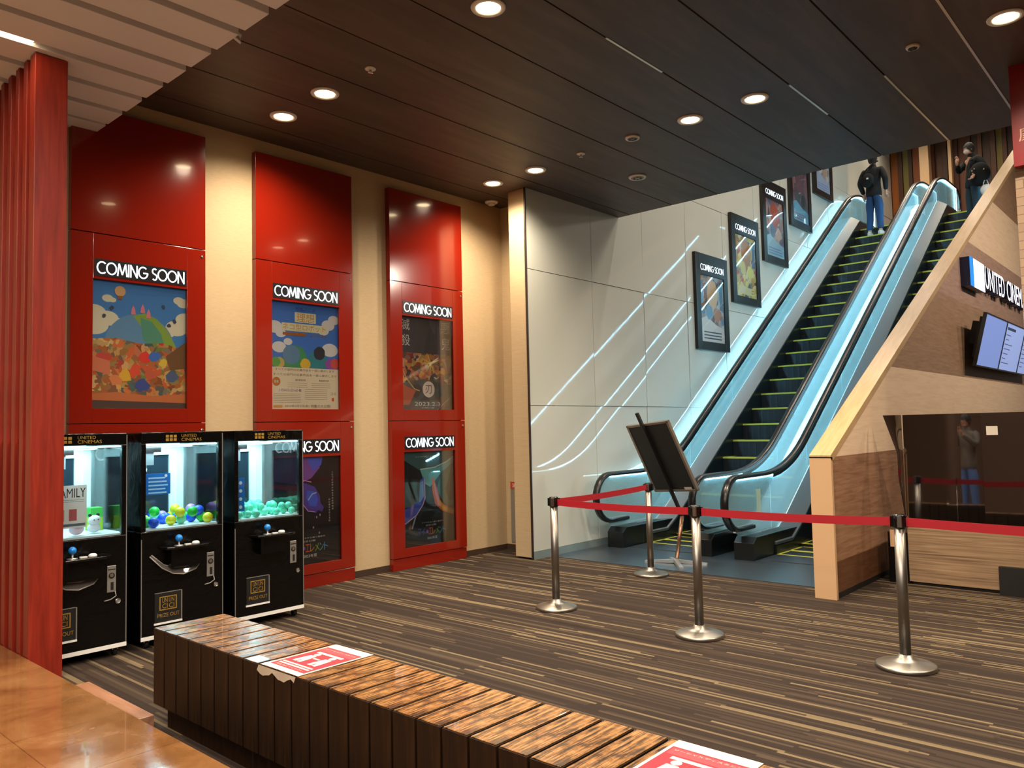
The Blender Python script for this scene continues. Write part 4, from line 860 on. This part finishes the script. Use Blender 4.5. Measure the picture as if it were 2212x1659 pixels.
# ------------------------------------------------------------------ escalators
SLP = 0.688
def zst(y): return 1.048+SLP*(y-11.165)
def smooth_path(pts, r, n=7):
    out = [pts[0]]
    for a, b, c in zip(pts, pts[1:], pts[2:]):
        A, B, Cc = Vector(a), Vector(b), Vector(c); d1 = (A-B).normalized(); d2 = (Cc-B).normalized(); q = min(r, (A-B).length*0.49, (Cc-B).length*0.49)
        p0, p2 = B+d1*q, B+d2*q
        for i in range(n+1): t_ = i/n; out.append(tuple(p0*(1-t_)**2+B*2*t_*(1-t_)+p2*t_*t_))
    out.append(pts[-1]); return out
YB0, YB1 = 9.86, 18.27            # handrail corners
HT = [(8.42, 0.965), (YB0, 0.965), (YB1, 6.76), (19.75, 6.76)]
top = smooth_path(HT, 0.75)
nose0 = arc(8.42, 0.645, 0.32, 270, 90, 12)[:-1]; nose1 = arc(19.75, 6.44, 0.32, 90, -90, 12)[1:]
RAIL = [(8.80, 0.325)] + nose0 + top + nose1 + [(19.4, 6.12)]
def deck(y):  # lower edge line of the glass
    return max(0.27, min(zst(y)+0.33, 6.13))
def htop(y):
    for (a, b), (c, d) in zip(top, top[1:]):
        if a <= y <= c+1e-6: return b+(d-b)*(y-a)/max(1e-6, c-a)
    if y < 8.42: return 0.645+math.sqrt(max(0, 0.32**2-(8.42-y)**2))
    return 6.44+math.sqrt(max(0, 0.32**2-(y-19.75)**2))
M_step = mat('Step black metal', '#15171b', 0.45, 0.3); M_riser = mat('Step riser', '#1a2029', 0.4, 0.3)
M_deck = mat('Satin steel deck', '#4c5153', 0.42, 0.5); M_odeck = mat('Pale satin deck', '#dfe6e6', 0.35); M_skirt = mat('Skirt black', '#0b0d0e', 0.3)
def escalator(xl, xr, label, outer_l):
    x0 = (xl+xr)/2; t = thing('escalator', label, 'escalator', (x0, 9.0, 0), group='pair of escalators')
    def L(x): return x-x0
    sx0, sx1 = L(xl)+0.207, L(xr)-0.207
    for k in range(-6, 21):
        yk = 11.165+0.3625*k-9.0; zk = 1.048+0.2495*k
        if zk < 0.02: zk = 0.012+0.001*(k+6)
        if zk > 5.80: zk = 5.80
        mb = MB(); mb.box(sx0, sx1, yk, yk+(0.40 if zk > 0.3 else 0.36), zk-0.26 if zk > 0.3 else 0.008, zk, M_step)
        for j in range(9): xx = sx0+(sx1-sx0)*(j+0.5)/9; mb.box(xx-0.012, xx+0.012, yk-0.004, yk+0.001, zk-0.25, zk-0.03, M_riser) if zk > 0.3 else None
        s = mb.obj('step', t)
        mb = MB(); mb.box(sx0, sx1, yk-0.006, yk+0.035, zk-0.022 if zk > 0.3 else zk, zk+0.003, M_yellow); 
        for a, b in ((sx0, sx0+0.03), (sx1-0.03, sx1)): mb.box(a, b, yk+0.035, yk+0.36, zk, zk+0.003, M_yellow)
        if zk < 0.3: mb.box(sx0, sx1, yk+0.33, yk+0.36, zk, zk+0.003, M_yellow)
        mb.obj('step_edge', s)
    mb = MB(); mb.box(sx0, sx1, 8.55-9, 8.99-9, 0.006, 0.014, M_plate); mb.obj('comb_plate', t)
    mb = MB(); mb.box(sx0, sx1, 19.1-9, 19.9-9, 5.78, 5.815, M_plate); mb.obj('comb_plate', t)
    for side, xc in ((-1, xl), (1, xr)):
        X = L(xc)
        mb = MB(); path = [(X, y-9, z) for y, z in RAIL]; N = len(path); vs = []; sec = [(-0.042, -0.026), (-0.048, 0.0), (-0.036, 0.019), (0, 0.026), (0.036, 0.019), (0.048, 0.0), (0.042, -0.026), (0, -0.016)]
        for i in range(N):
            a, b = Vector(path[max(i-1, 0)]), Vector(path[min(i+1, N-1)]); d = (b-a).normalized(); nr = Vector((0, -d.z, d.y))
            for s1, s2 in sec: vs.append(Vector(path[i])+Vector((s1, 0, 0))+nr*(s2-0.02))
        ns = len(sec); mb.add(vs, [(i*ns+k, i*ns+(k+1) % ns, (i+1)*ns+(k+1) % ns, (i+1)*ns+k) for i in range(N-1) for k in range(ns)]+[tuple(range(ns)), tuple((N-1)*ns+k for k in range(ns))[::-1]], M_rubber, True); mb.obj('handrail', t)
        # light strip under the handrail
        mb = MB()
        for sg in (-1, 1):
            pth = [(X+sg*0.022, y-9, z) for y, z in RAIL if 8.42 <= y <= 19.8 and z > 0.6]; vs = []
            for i in range(len(pth)):
                a, b = Vector(pth[max(i-1, 0)]), Vector(pth[min(i+1, len(pth)-1)]); d = (b-a).normalized(); nr = Vector((0, -d.z, d.y))
                for s1, s2 in ((-0.007, -0.052), (-0.007, -0.064), (0.007, -0.064), (0.007, -0.052)): vs.append(Vector(pth[i])+Vector((s1, 0, 0))+nr*s2)
            for i in range(len(pth)-1):
                inc = 9.35-9 <= pth[i][1] <= 18.0-9
                mb.add(vs[i*4:i*4+8], [(k, (k+1) % 4, 4+(k+1) % 4, 4+k) for k in range(4)], M_ledh if inc else M_led)
        s = mb.obj('light_strip', t)
        # side flanges shading the strip on the incline
        mb = MB(); pth = [(X, y-9, z) for y, z in top if 9.3 <= y <= 18.1]
        for sg in (1,):
            vs = []
            for i in range(len(pth)):
                a, b = Vector(pth[max(i-1, 0)]), Vector(pth[min(i+1, len(pth)-1)]); d = (b-a).normalized(); nr = Vector((0, -d.z, d.y))
                for s1, s2 in ((-0.003, -0.036), (-0.003, -0.085), (0.003, -0.085), (0.003, -0.036)): vs.append(Vector(pth[i])+Vector((s1+sg*0.037, 0, 0))+nr*s2)
            mb.add(vs, [(i*4+k, i*4+(k+1) % 4, (i+1)*4+(k+1) % 4, (i+1)*4+k) for i in range(len(pth)-1) for k in range(4)], M_rubber)
        mb.obj('strip_shade', t)
        s = t.children[-2]; s['label'] = 'cyan white light strip under the handrail'
        # newel steel channel just under rail
        mb = MB(); pth = [(X, y-9, z) for y, z in RAIL]; vs = []
        for i in range(N):
            a, b = Vector(pth[max(i-1, 0)]), Vector(pth[min(i+1, N-1)]); d = (b-a).normalized(); nr = Vector((0, -d.z, d.y))
            for s1, s2 in ((-0.014, -0.036), (-0.014, -0.052), (0.014, -0.052), (0.014, -0.036)): vs.append(Vector(pth[i])+Vector((s1, 0, 0))+nr*s2)
        mb.add(vs, [(i*4+k, i*4+(k+1) % 4, (i+1)*4+(k+1) % 4, (i+1)*4+k) for i in range(N-1) for k in range(4)], M_alu); mb.obj('rail_channel', t)
        # glass panels
        ycut = [8.14, 9.35, 10.55, 12.0, 13.5, 15.0, 16.5, 17.9, 18.9, 20.0]
        for a, b in zip(ycut, ycut[1:]):
            yy = [a+0.004+(b-a-0.008)*i/8 for i in range(9)]
            pr = []
            for y in yy:
                hi = htop(y)-0.045; lo = deck(y)
                if y < 8.5: lo = max(0.27, 0.645-math.sqrt(max(0, 0.27**2-(8.42-y)**2)) if y < 8.42 else 0.27)
                if y > 19.75: lo = max(6.13, 6.44-math.sqrt(max(0, 0.27**2-(y-19.75)**2)))
                if hi < lo+0.01: hi = lo+0.01
                pr.append(((y-9, lo), (y-9, hi)))
            mb = MB(); mb.strip(pr, 'x', X-0.006, X+0.006, M_balu); mb.obj('glass_panel', t)
        # inner deck sloping down to the steps + black skirt
        ys = [9.0, 9.2, 9.50, 9.75, 10.2] + [11+i for i in range(7)] + [17.7, 18.05, 18.5, 19.6]
        ins = -side
        mb = MB(); vs = []
        for y in ys:
            z = deck(y); zz = z-0.12
            vs += [(X+ins*0.02, y-9, z), (X+ins*0.20, y-9, zz), (X+ins*0.20, y-9, zz-0.03), (X+ins*0.02, y-9, z-0.05)]
        nn = len(ys); mb.add(vs, [(i*4+k, i*4+(k+1) % 4, (i+1)*4+(k+1) % 4, (i+1)*4+k) for i in range(nn-1) for k in range(4)]+[(0, 1, 2, 3), (4*nn-1, 4*nn-2, 4*nn-3, 4*nn-4)], M_deck)
        s = mb.obj('inner_deck', t)
        mb = MB(); mb.strip([((y-9, max(0.005, zst(y)-0.45) if y < 18.3 else 5.4), (y-9, deck(y)-0.16)) for y in ys], 'x', X+ins*0.182, X+ins*0.203, M_skirt); mb.obj('skirt', t)
        # outer deck toward wall, or half of the middle deck
        xo = X+side*(0.195 if (side == -1 and outer_l) else (0.20 if not (side == 1 and not outer_l) else 0.045))
        pr = [((y-9, deck(y)-0.05), (y-9, deck(y)-0.012)) for y in ys]
        mb = MB(); mb.strip(pr, 'x', min(X+ins*0.02, xo), max(X+ins*0.02, xo), M_odeck); mb.obj('outer_deck', t)
        # newel box at the bottom and truss cladding
        mb = MB(); xa, xb = sorted((X+side*0.06, X+ins*0.18))
        mb.strip([((8.44-9, 0.005), (8.44-9, 0.20)), ((8.52-9, 0.005), (8.52-9, 0.262)), ((9.75-9, 0.005), (9.75-9, 0.262))], 'x', xa, xb, M_skirt); mb.obj('newel_base', t, bevel=0.004)
    return t
escalator(-5.90, -4.55, 'left escalator beside the white wall, a man riding near its top', True)
escalator(-4.15, -2.83, 'right escalator behind the sloping wooden beam', False)
def sticker(x, y, z, w_, h_, c, label, txt=None):
    mb = MB(); mb.box(-0.0012, 0, 0, w_, 0, h_, flat(c)); o = mb.obj('warning_sticker', loc=(x, y, z)); 
    tag(o, label, 'sticker')
sticker(-4.139, 8.93, 0.47, 0.11, 0.30, '#c8d8c0', 'white vertical sticker on the lower glass between the escalators')
sticker(-4.139, 16.9, 5.62, 0.17, 0.20, '#dff0f0', 'pale square sticker on the glass high on the right escalator')
# ------------------------------------------------------------------ ticket counter
t = thing('ticket_counter', 'pale wood-grain ticket counter with dark plinth', 'counter', (-2.26, 8.10, 0))
mb = MB(); mb.box(0, 3.3, 0, 0.6, 0.03, 0.53, M_counter); mb.obj('front_panel', t)
mb = MB(); mb.box(0.02, 3.28, 0.03, 0.58, 0, 0.03, M_blackm); mb.obj('plinth', t)
mb = MB(); mb.box(-0.185, -0.003, 0.02, 0.5, 0.0, 0.48, M_black); mb.box(-0.16, -0.03, 0.005, 0.02, 0.34, 0.50, M_post); mb.obj('end_pier', t)
mb = MB(); mb.box(0.745, 1.5, -0.06, -0.002, 0.0, 0.245, M_blackm); mb.obj('black_box_panel', t)
# glossy black wavy screens standing on the counter
def acrylic(x0, x1, ytop, fn, label, cut=None):
    N, Mz = 28, 22; z0, z1 = 0.535, 1.60; vs = []; 
    for j in range(Mz+1):
        v = j/Mz; z = z0+(z1-z0)*v
        xl = x0
        if cut:
            for (za, xa), (zb, xb) in zip(cut, cut[1:]):
                if za <= z <= zb+1e-6: xl = xa+(xb-xa)*(z-za)/(zb-za)
        for i in range(N+1):
            u = i/N; x = xl+(x1-xl)*u; vs.append((x, 8.13+fn(u, v), z))
    k = len(vs); vs += [(x, y+0.005, z) for x, y, z in vs]; q = N+1
    fs = [(j*q+i, j*q+i+1, (j+1)*q+i+1, (j+1)*q+i) for j in range(Mz) for i in range(N)]; fs += [tuple(k+a for a in f)[::-1] for f in fs]
    for i in range(N): fs += [(i+1, i, k+i, k+i+1), (Mz*q+i, Mz*q+i+1, k+Mz*q+i+1, k+Mz*q+i)]
    for j in range(Mz): fs += [(j*q, (j+1)*q, k+(j+1)*q, k+j*q), ((j+1)*q+N, j*q+N, k+j*q+N, k+(j+1)*q+N)]
    nf = 2*Mz*N; mb = MB(); mb.add(vs, fs[:nf], M_mirror, True); mb.add(vs, fs[nf:], M_blackm); return tag(mb.obj('black_acrylic_screen'), label, 'screen', 'black acrylic screens on the ticket counter')
acrylic(-2.44, -2.275, 0, lambda u, v: 0.004*math.sin(3*u), 'narrow black glossy screen with slanted edge at the left end of the counter', [(0.535, -2.28), (0.70, -2.29), (1.00, -2.325), (1.23, -2.325), (1.60, -2.44)])
acrylic(-2.268, -1.62, 0, lambda u, v: 0.648*0.205*(max(0, u-0.55)**2/0.3 if u < 0.70 else 0.075+u-0.70)+0.022*v+0.003*math.sin(PI*v), 'wide black glossy screen on the counter mirroring a photographer')
acrylic(-1.612, 1.0, 0, lambda u, v: 0.014*math.sin(7*u)+0.022*v+0.006*math.sin(PI*v), 'black glossy screen at the right end of the counter, cut by the frame')
mb = MB(); mb.box(-0.045, 0.045, -0.003, 0, 0, 0.08, flat('#cfc6b8')); tag(mb.obj('paper_slip', loc=(-1.52, 8.125, 1.40)), 'pale paper slip on the black screen near the right edge', 'paper')
# ------------------------------------------------------------------ lit cinema sign and menu screens on the cladding
t = thing('cinema_sign', 'lit white cinema sign with a blue stripe on the brown cladding', 'sign', (-2.565, 12.24, 3.385), EAST)
mb = MB(); mb.box(0, 0.88, 0, 0.405, 0.0, 0.12, mat('Sign side navy', '#1c2244', 0.4)); bx = mb.obj('emblem_box', t)
mb = MB(); mb.box(0.0, 0.21, 0.0, 0.405, 0.12, 0.126, M_signb); mb.box(0.21, 0.88, 0.0, 0.405, 0.12, 0.126, M_signw); s = mb.obj('emblem_face', bx); s['label'] = 'blue stripe and white panel'
from collections import Counter
side = mat('Sign side navy', '#1c2244', 0.4); y0, y1 = 0.07, 0.40
for word, x0, x1 in (('UNITED', 0.96, 2.36), ('CINEMAS', 2.55, 4.35)):
    vv, ff = text_mesh(word); mb = MB()
    mb.add([(x0+(x1-x0)*a, y0+(y1-y0)*b, 0.121) for a, b in vv], ff, M_signw)
    ec = Counter((min(a, b), max(a, b)) for f in ff for a, b in zip(f, f[1:]+f[:1]))
    for (a, b), c_ in ec.items():
        if c_ == 1:
            A, B = vv[a], vv[b]; pa = (x0+(x1-x0)*A[0], y0+(y1-y0)*A[1]); pb = (x0+(x1-x0)*B[0], y0+(y1-y0)*B[1])
            mb.add([(*pa, 0.0), (*pb, 0.0), (*pb, 0.121), (*pa, 0.121)], [(0, 1, 2, 3)], side)
    mb.obj('sign_word', t, recalc=False)
vdir = Vector((0.17, 0, 0.715)).normalized(); TVB = ((0, 1, 0), tuple(vdir), tuple(Vector((0, 1, 0)).cross(vdir)))
for i in range(3):
    t = thing('menu_screen', ['menu screen nearest the cinema sign\'s blank left end, leftmost of the row', 'menu screen with a dark heading, second of the row', 'menu screen with text rows, cut off by the frame'][i], 'screen', (-2.42, 12.13+1.43*i, 2.262), TVB, 'menu screens on the cladding')
    mb = MB(); ring(mb, 0, 1.42, 0, 0.735, 0.02, 1.40, 0.02, 0.715, -0.04, 0.006, M_black); mb.box(0.02, 1.40, 0.02, 0.715, -0.04, -0.01, M_black); mb.obj('bezel', t)
    mb = MB(); mb.rect(0.02, 0.02, 1.40, 0.715, 0.0, M_screen if i == 0 else M_screen2)
    if i:
        mb.rect(0.1, 0.62, 0.72, 0.66, 0.001, M_menu)
        for k in range(7): mb.rect(0.1, 0.54-0.07*k, 0.35+0.1*((k*3+i) % 4), 0.55-0.07*k, 0.001, M_menu)
    mb.obj('display', t, recalc=False)
    mb = MB(); mb.box(0.25, 0.32, 0.30, 0.62, -0.20, -0.04, M_blackm); mb.box(1.1, 1.17, 0.30, 0.62, -0.20, -0.04, M_blackm); mb.box(0.1, 1.32, 0.12, 0.68, -0.09, -0.04, M_blackm); mb.obj('wall_bracket', t)
# crimson hanging sign
t = thing('hanging_sign', 'crimson sign with pale kanji hanging from the ceiling at the right edge', 'sign', (-1.15, 7.57, 3.62), SOUTH)
mb = MB(); mb.box(0, 0.9, 0, 0.85, -0.08, 0, M_redsign); mb.obj('sign_board', t, bevel=0.003)
mb = MB(); mb.text('劇場', 0.045, 0.20, 0.35, 0.33, 0.002, flat('#e8b8a4')); s = mb.obj('sign_lettering', t, recalc=False); s['label'] = 'pale pink kanji'
# hydrant cabinet and switch plates
t = thing('hydrant_cabinet', 'narrow grey wall recess with red label in the beige corner', 'cabinet', (-6.862, 7.598, 0), SOUTH)
mb = MB(); mb.box(0, 0.30, 0.10, 0.87, 0, 0.012, mat('Cabinet grey', '#7d766c', 0.4)); mb.obj('door', t)
mb = MB(); mb.box(0, 0.30, 0.78, 0.87, 0.012, 0.015, flat('#a83a2c')); mb.text('消火栓', 0.03, 0.80, 0.27, 0.85, 0.016, flat('#e8d8d0')); s = mb.obj('label_plate', t, recalc=False); s['label'] = 'red plate with white characters'
# ------------------------------------------------------------------ people
def skinned(name, chains, m, parent, sub=2, extra=None):
    """chains: lists of (x,y,z,rx,ry) sharing points by coordinates; grown with a Skin modifier and baked to a mesh"""
    bm = bmesh.new(); lay = bm.verts.layers.skin.verify(); idx = {}
    def V(p):
        k = tuple(round(a, 4) for a in p[:3])
        if k not in idx:
            v = bm.verts.new(p[:3]); v[lay].radius = (p[3], p[4] if len(p) > 4 else p[3]); idx[k] = v
            if len(idx) == 1: v[lay].use_root = True
        return idx[k]
    for ch in chains:
        vs = [V(p) for p in ch]
        for a, b in zip(vs, vs[1:]):
            if not bm.edges.get((a, b)): bm.edges.new((a, b))
    me = bpy.data.meshes.new(name+'_skel'); bm.to_mesh(me); bm.free()
    o = bpy.data.objects.new(name+'_skel', me); COL.objects.link(o)
    sk = o.modifiers.new('Skin', 'SKIN'); sk.use_smooth_shade = True; sk.branch_smoothing = 0.6
    sb = o.modifiers.new('Sub', 'SUBSURF'); sb.levels = sub; sb.render_levels = sub
    dg = bpy.context.evaluated_depsgraph_get(); dg.update()
    me2 = bpy.data.meshes.new_from_object(o.evaluated_get(dg)); bpy.data.objects.remove(o); bpy.data.meshes.remove(me)
    mb = MB(); mb.add([tuple(v.co) for v in me2.vertices], [tuple(p.vertices) for p in me2.polygons], m, True)
    bpy.data.meshes.remove(me2)
    if extra: extra(mb)
    return mb.obj(name, parent, recalc=False)
def hand(mb, wrist, d, side, m):
    """palm, four unequal curled fingers and a thumb, running along direction d from the wrist"""
    d = Vector(d).normalized(); w_ = Vector(wrist); lat = d.cross(Vector((0, 1, 0)));
    if lat.length < 0.1: lat = d.cross(Vector((1, 0, 0)))
    lat.normalize(); pn = lat.cross(d).normalized()
    mb.tube([w_-d*0.02, w_+d*0.02, w_+d*0.055, w_+d*0.085], [0.024, 0.030, 0.036, 0.030], m, 10)
    for i, (o_, L) in enumerate(((-0.030, 0.060), (-0.010, 0.075), (0.010, 0.072), (0.029, 0.055))):
        b = w_+d*0.078+lat*o_; mb.tube([b, b+d*L*0.4-pn*0.006, b+d*L*0.75-pn*0.02, b+d*L*0.9-pn*0.038], [0.0095, 0.009, 0.008, 0.006], m, 8)
    b = w_+d*0.025+lat*0.03*side; mb.tube([b, b+lat*0.025*side+d*0.02-pn*0.01, b+lat*0.03*side+d*0.05-pn*0.02], [0.012, 0.010, 0.007], m, 8)
def person(label, loc, rotz, sc, arms, legs, top, bottom, shoes, hair_c, hair, group=None, head_tilt=(0, 0), mask=False, cap=False, coat_long=False):
    t = thing('person', label, 'person', loc); t.rotation_euler = (0, 0, rotz); t.scale = (sc, sc, sc)
    mt = mat('Cloth ' + top, top, 0.8); mbm = mat('Denim ' + bottom, bottom, 0.85); msh = mat('Shoe ' + shoes, shoes, 0.6); mh = mat('Hair ' + hair_c, hair_c, 0.6)
    hx, hy = head_tilt
    P, S, Ch, Nk, Hd0 = (0, 0, 0.96), (0, 0.005, 1.12), (0, 0.0, 1.32), (0, -0.005, 1.475), (hx*0.5, -0.015+hy*0.5, 1.55)
    hc = Vector((hx, -0.025+hy, 1.635))
    body = [[(*P, 0.13, 0.09), (*S, 0.12, 0.085), (*Ch, 0.135, 0.09), (*Nk, 0.055), (*Hd0, 0.05)]]
    jack = [[(0, 0, 0.80, 0.17, 0.135), (0, 0, 0.88, 0.178, 0.14), (0, 0, 0.97, 0.175, 0.13), (*S, 0.165, 0.12), (*Ch, 0.17, 0.125), (0, 0, 1.43, 0.11, 0.085), (0, -0.003, 1.485, 0.078, 0.072), (0, 0.012, 1.535, 0.07, 0.068)]]
    hands = []
    for sg, (el, wr, hd) in zip((-1, 1), arms):
        sh = (sg*0.185, 0, 1.41); 
        body.append([(*Ch, 0.135, 0.09), (*sh, 0.055), (*el, 0.040), (*wr, 0.027)])
        w2 = tuple(Vector(el).lerp(Vector(wr), 0.94))
        jack.append([(*Ch, 0.17, 0.125), (*sh, 0.082), (*tuple(Vector(sh).lerp(Vector(el), 0.5)), 0.070), (*el, 0.062), (*w2, 0.047)])
        hands.append((wr, hd, sg))
    jeans = [[(0, 0, 1.02, 0.14, 0.105), (0, 0, 0.92, 0.168, 0.128)]]; shoe_ch = []
    for sg, (kn, an, toe) in zip((-1, 1), legs):
        hp = (sg*0.085, 0, 0.88)
        body.append([(*P, 0.13, 0.09), (*hp, 0.085), (*kn, 0.055), (*an, 0.038), (*toe, 0.03)])
        a2 = tuple(Vector(kn).lerp(Vector(an), 0.95)); mid = tuple(Vector(hp).lerp(Vector(kn), 0.5))
        jeans.append([(0, 0, 0.92, 0.168, 0.128), (*hp, 0.116), (*mid, 0.099), (*kn, 0.078), (*tuple(Vector(kn).lerp(Vector(an), 0.5)), 0.070), (*a2, 0.066)])
        d = (Vector(toe)-Vector(an)); d.z = 0; d.normalize(); A = Vector(an); A.z = 0
        shoe_ch.append((A, d))
    def ext(mb):
        mb.ball(tuple(hc), 0.1, M_skin, 20, 14, (0.78, 0.95, 1.16))
        c = hc; mb.ball((c.x, c.y-0.095, c.z-0.015), 0.016, M_skin, 8, 6, (0.8, 1.0, 1.3))
        mb.ball((c.x, c.y-0.045, c.z-0.085), 0.045, M_skin, 12, 8, (1, 0.9, 0.7))
        for sg in (-1, 1): mb.ball((c.x+sg*0.078, c.y+0.005, c.z-0.01), 0.026, M_skin, 10, 7, (0.4, 0.7, 1.1))
        for wr, hd, sg in hands: hand(mb, wr, hd, sg, M_skin)
    b = skinned('body', body, M_skin, t, 2, ext)
    skinned('jacket', jack, mt, t, 2); skinned('trousers', jeans, mbm, t, 2)
    for A, d in shoe_ch:
        mb = MB(); x = Vector((-d.y, d.x, 0)); vs = []
        prof = [(-0.07, 0.030, 0.075), (-0.02, 0.040, 0.09), (0.06, 0.044, 0.07), (0.13, 0.046, 0.05), (0.18, 0.035, 0.035)]
        for f_, wd, h in prof:
            for q, z in ((-wd, 0.0), (wd, 0.0), (wd*0.8, h), (-wd*0.8, h)): p = A+d*f_+x*q; vs.append((p.x, p.y, z))
        n_ = len(prof); mb.add(vs, [(i*4+k, i*4+(k+1) % 4, (i+1)*4+(k+1) % 4, (i+1)*4+k) for i in range(n_-1) for k in range(4)]+[(0, 1, 2, 3), (4*n_-1, 4*n_-2, 4*n_-3, 4*n_-4)], msh, False); mb.obj('shoe', t, bevel=0.012)
    mb = MB(); c = hc
    for sg in (-1, 1):
        mb.ball((c.x+sg*0.032, c.y-0.084, c.z+0.012), 0.013, M_white, 8, 6, (1.2, 0.6, 0.7)); mb.ball((c.x+sg*0.032, c.y-0.092, c.z+0.012), 0.006, M_blackm, 6, 5)
    if not mask: mb.ball((c.x, c.y-0.088, c.z-0.062), 0.018, mat('Lips', '#a8605a', 0.5), 10, 6, (1.3, 0.5, 0.35))
    mb.obj('face', b)
    # hair shell: back and top of the head
    mb = MB(); N, K = 22, 12; vs = []; fs = []
    for j in range(K+1):
        ph = PI*j/K*0.78
        for i in range(N):
            th = 2*PI*i/N; front = max(0, -math.sin(th)); ph2 = ph*(1-0.36*front); r = 0.113+0.004*math.sin(5*th+3*j)
            vs.append((c.x+r*0.80*math.sin(ph2)*math.cos(th), c.y+0.008+r*0.95*math.sin(ph2)*math.sin(th), c.z+0.012+r*1.14*math.cos(ph2)))
    for j in range(K): fs += [(j*N+i, j*N+(i+1) % N, (j+1)*N+(i+1) % N, (j+1)*N+i) for i in range(N)]
    mb.add(vs, fs, mh, True); mb.obj('hair' if not cap else 'cap', t, recalc=True)
    if mask:
        mb = MB(); mb.ball((c.x, c.y-0.048, c.z-0.052), 0.058, M_white, 14, 9, (1.05, 0.95, 0.95)); mb.obj('face_mask', t)
    return t
LEG = [((-0.10, -0.01, 0.49), (-0.115, 0.02, 0.085), (-0.135, -0.14, 0.03)), ((0.10, -0.01, 0.49), (0.115, 0.02, 0.085), (0.135, -0.14, 0.03))]
# man on the left escalator, back to the camera
man = person('person in black hooded jacket and blue jeans seen from behind on the left escalator', (-5.30, 17.80, 5.546), PI-0.12, 1.02,
       [((-0.27, 0.04, 1.15), (-0.23, -0.06, 0.92), (0.02, -0.25, -1)), ((0.27, 0.04, 1.15), (0.23, -0.06, 0.92), (-0.02, -0.25, -1))], LEG, '#0d0d10', '#1f3f68', '#c9c6c2', '#151110', None)
mb = MB(); mb.ball((0, 0, 0), 0.135, mat('Bag black', '#08080a', 0.9), 16, 10, (1.0, 0.55, 1.15)); mb.box(-0.10, 0.10, 0.06, 0.095, -0.10, 0.02, MATS['Bag black'])
t = thing('shoulder_bag', 'black shoulder bag with a white tag on the back of the man in jeans', 'bag', (-5.36, 17.60, 6.72))
mb.obj('pouch', t); mb = MB(); mb.tube([(-0.10, -0.04, 0.1), (0.0, -0.02, 0.24), (0.16, 0.03, 0.38), (0.20, 0.10, 0.40)], 0.014, MATS['Bag black'], 8); mb.obj('strap', t)
mb = MB(); mb.box(0.01, 0.05, -0.095, -0.085, 0.0, 0.035, M_white); s = mb.obj('tag', t); s['label'] = 'small white tag'
# woman/man at the right: masked, turned to the left, one hand raised to the neck
per = person('person in black jacket wearing a white mask at the top of the right escalator', (-3.36, 17.50, 5.298), -0.75, 0.965,
       [((-0.20, -0.16, 1.20), (-0.06, -0.28, 1.34), (0.1, 0.1, 1)), ((0.30, 0.05, 1.17), (0.27, -0.16, 1.00), (0, -0.6, -0.7))], LEG, '#0c0d12', '#20303a', '#1c1a1a', '#2b2a2a', None, mask=True, cap=True, head_tilt=(-0.02, -0.01))
t = thing('backpack', 'black backpack with bright buckles carried by the masked person', 'bag', (-3.20, 17.30, 6.28))
mb = MB(); mb.ball((0, 0, 0), 0.19, MATS['Bag black'], 18, 12, (1.0, 0.62, 1.25)); mb.obj('pack_body', t)
mb = MB(); mb.tube([(-0.13, -0.03, 0.14), (-0.16, 0.0, 0.30), (-0.11, 0.08, 0.34)], 0.016, MATS['Bag black'], 8); mb.obj('strap', t)
mb = MB(); 
for x, z in ((-0.10, 0.06), (-0.06, 0.09), (0.10, 0.05), (-0.09, 0.0)): mb.box(x-0.012, x+0.012, -0.135, -0.105, z-0.015, z+0.015, M_chrome)
s = mb.obj('buckles', t); s['label'] = 'shiny metal buckles'
t = thing('carrier_bag', 'white carrier bag hanging from the masked person\'s hand', 'bag', (-3.09, 17.22, 5.93))
mb = MB(); mb.ball((0, 0, 0), 0.10, M_white, 14, 9, (1.0, 0.6, 1.1)); mb.obj('pouch', t)
mb = MB(); mb.tube([(-0.05, 0, 0.09), (-0.02, 0, 0.19), (0.02, 0, 0.19), (0.05, 0, 0.09)], 0.007, M_white, 6); mb.obj('handle', t)
# photographer standing behind the camera (seen mirrored in the black counter screen)
ph = person('person in grey jacket and blue jeans with raised hands, mirrored in the black counter screen', (-0.03, -0.42, 0.165), 0.73+PI, 0.95,
       [((-0.25, -0.10, 1.20), (-0.07, -0.30, 1.40), (0.15, -0.3, 0.9)), ((0.25, -0.10, 1.20), (0.07, -0.30, 1.40), (-0.15, -0.3, 0.9))], LEG, '#6f675c', '#5a7fc0', '#2a2a2a', '#141210', None)
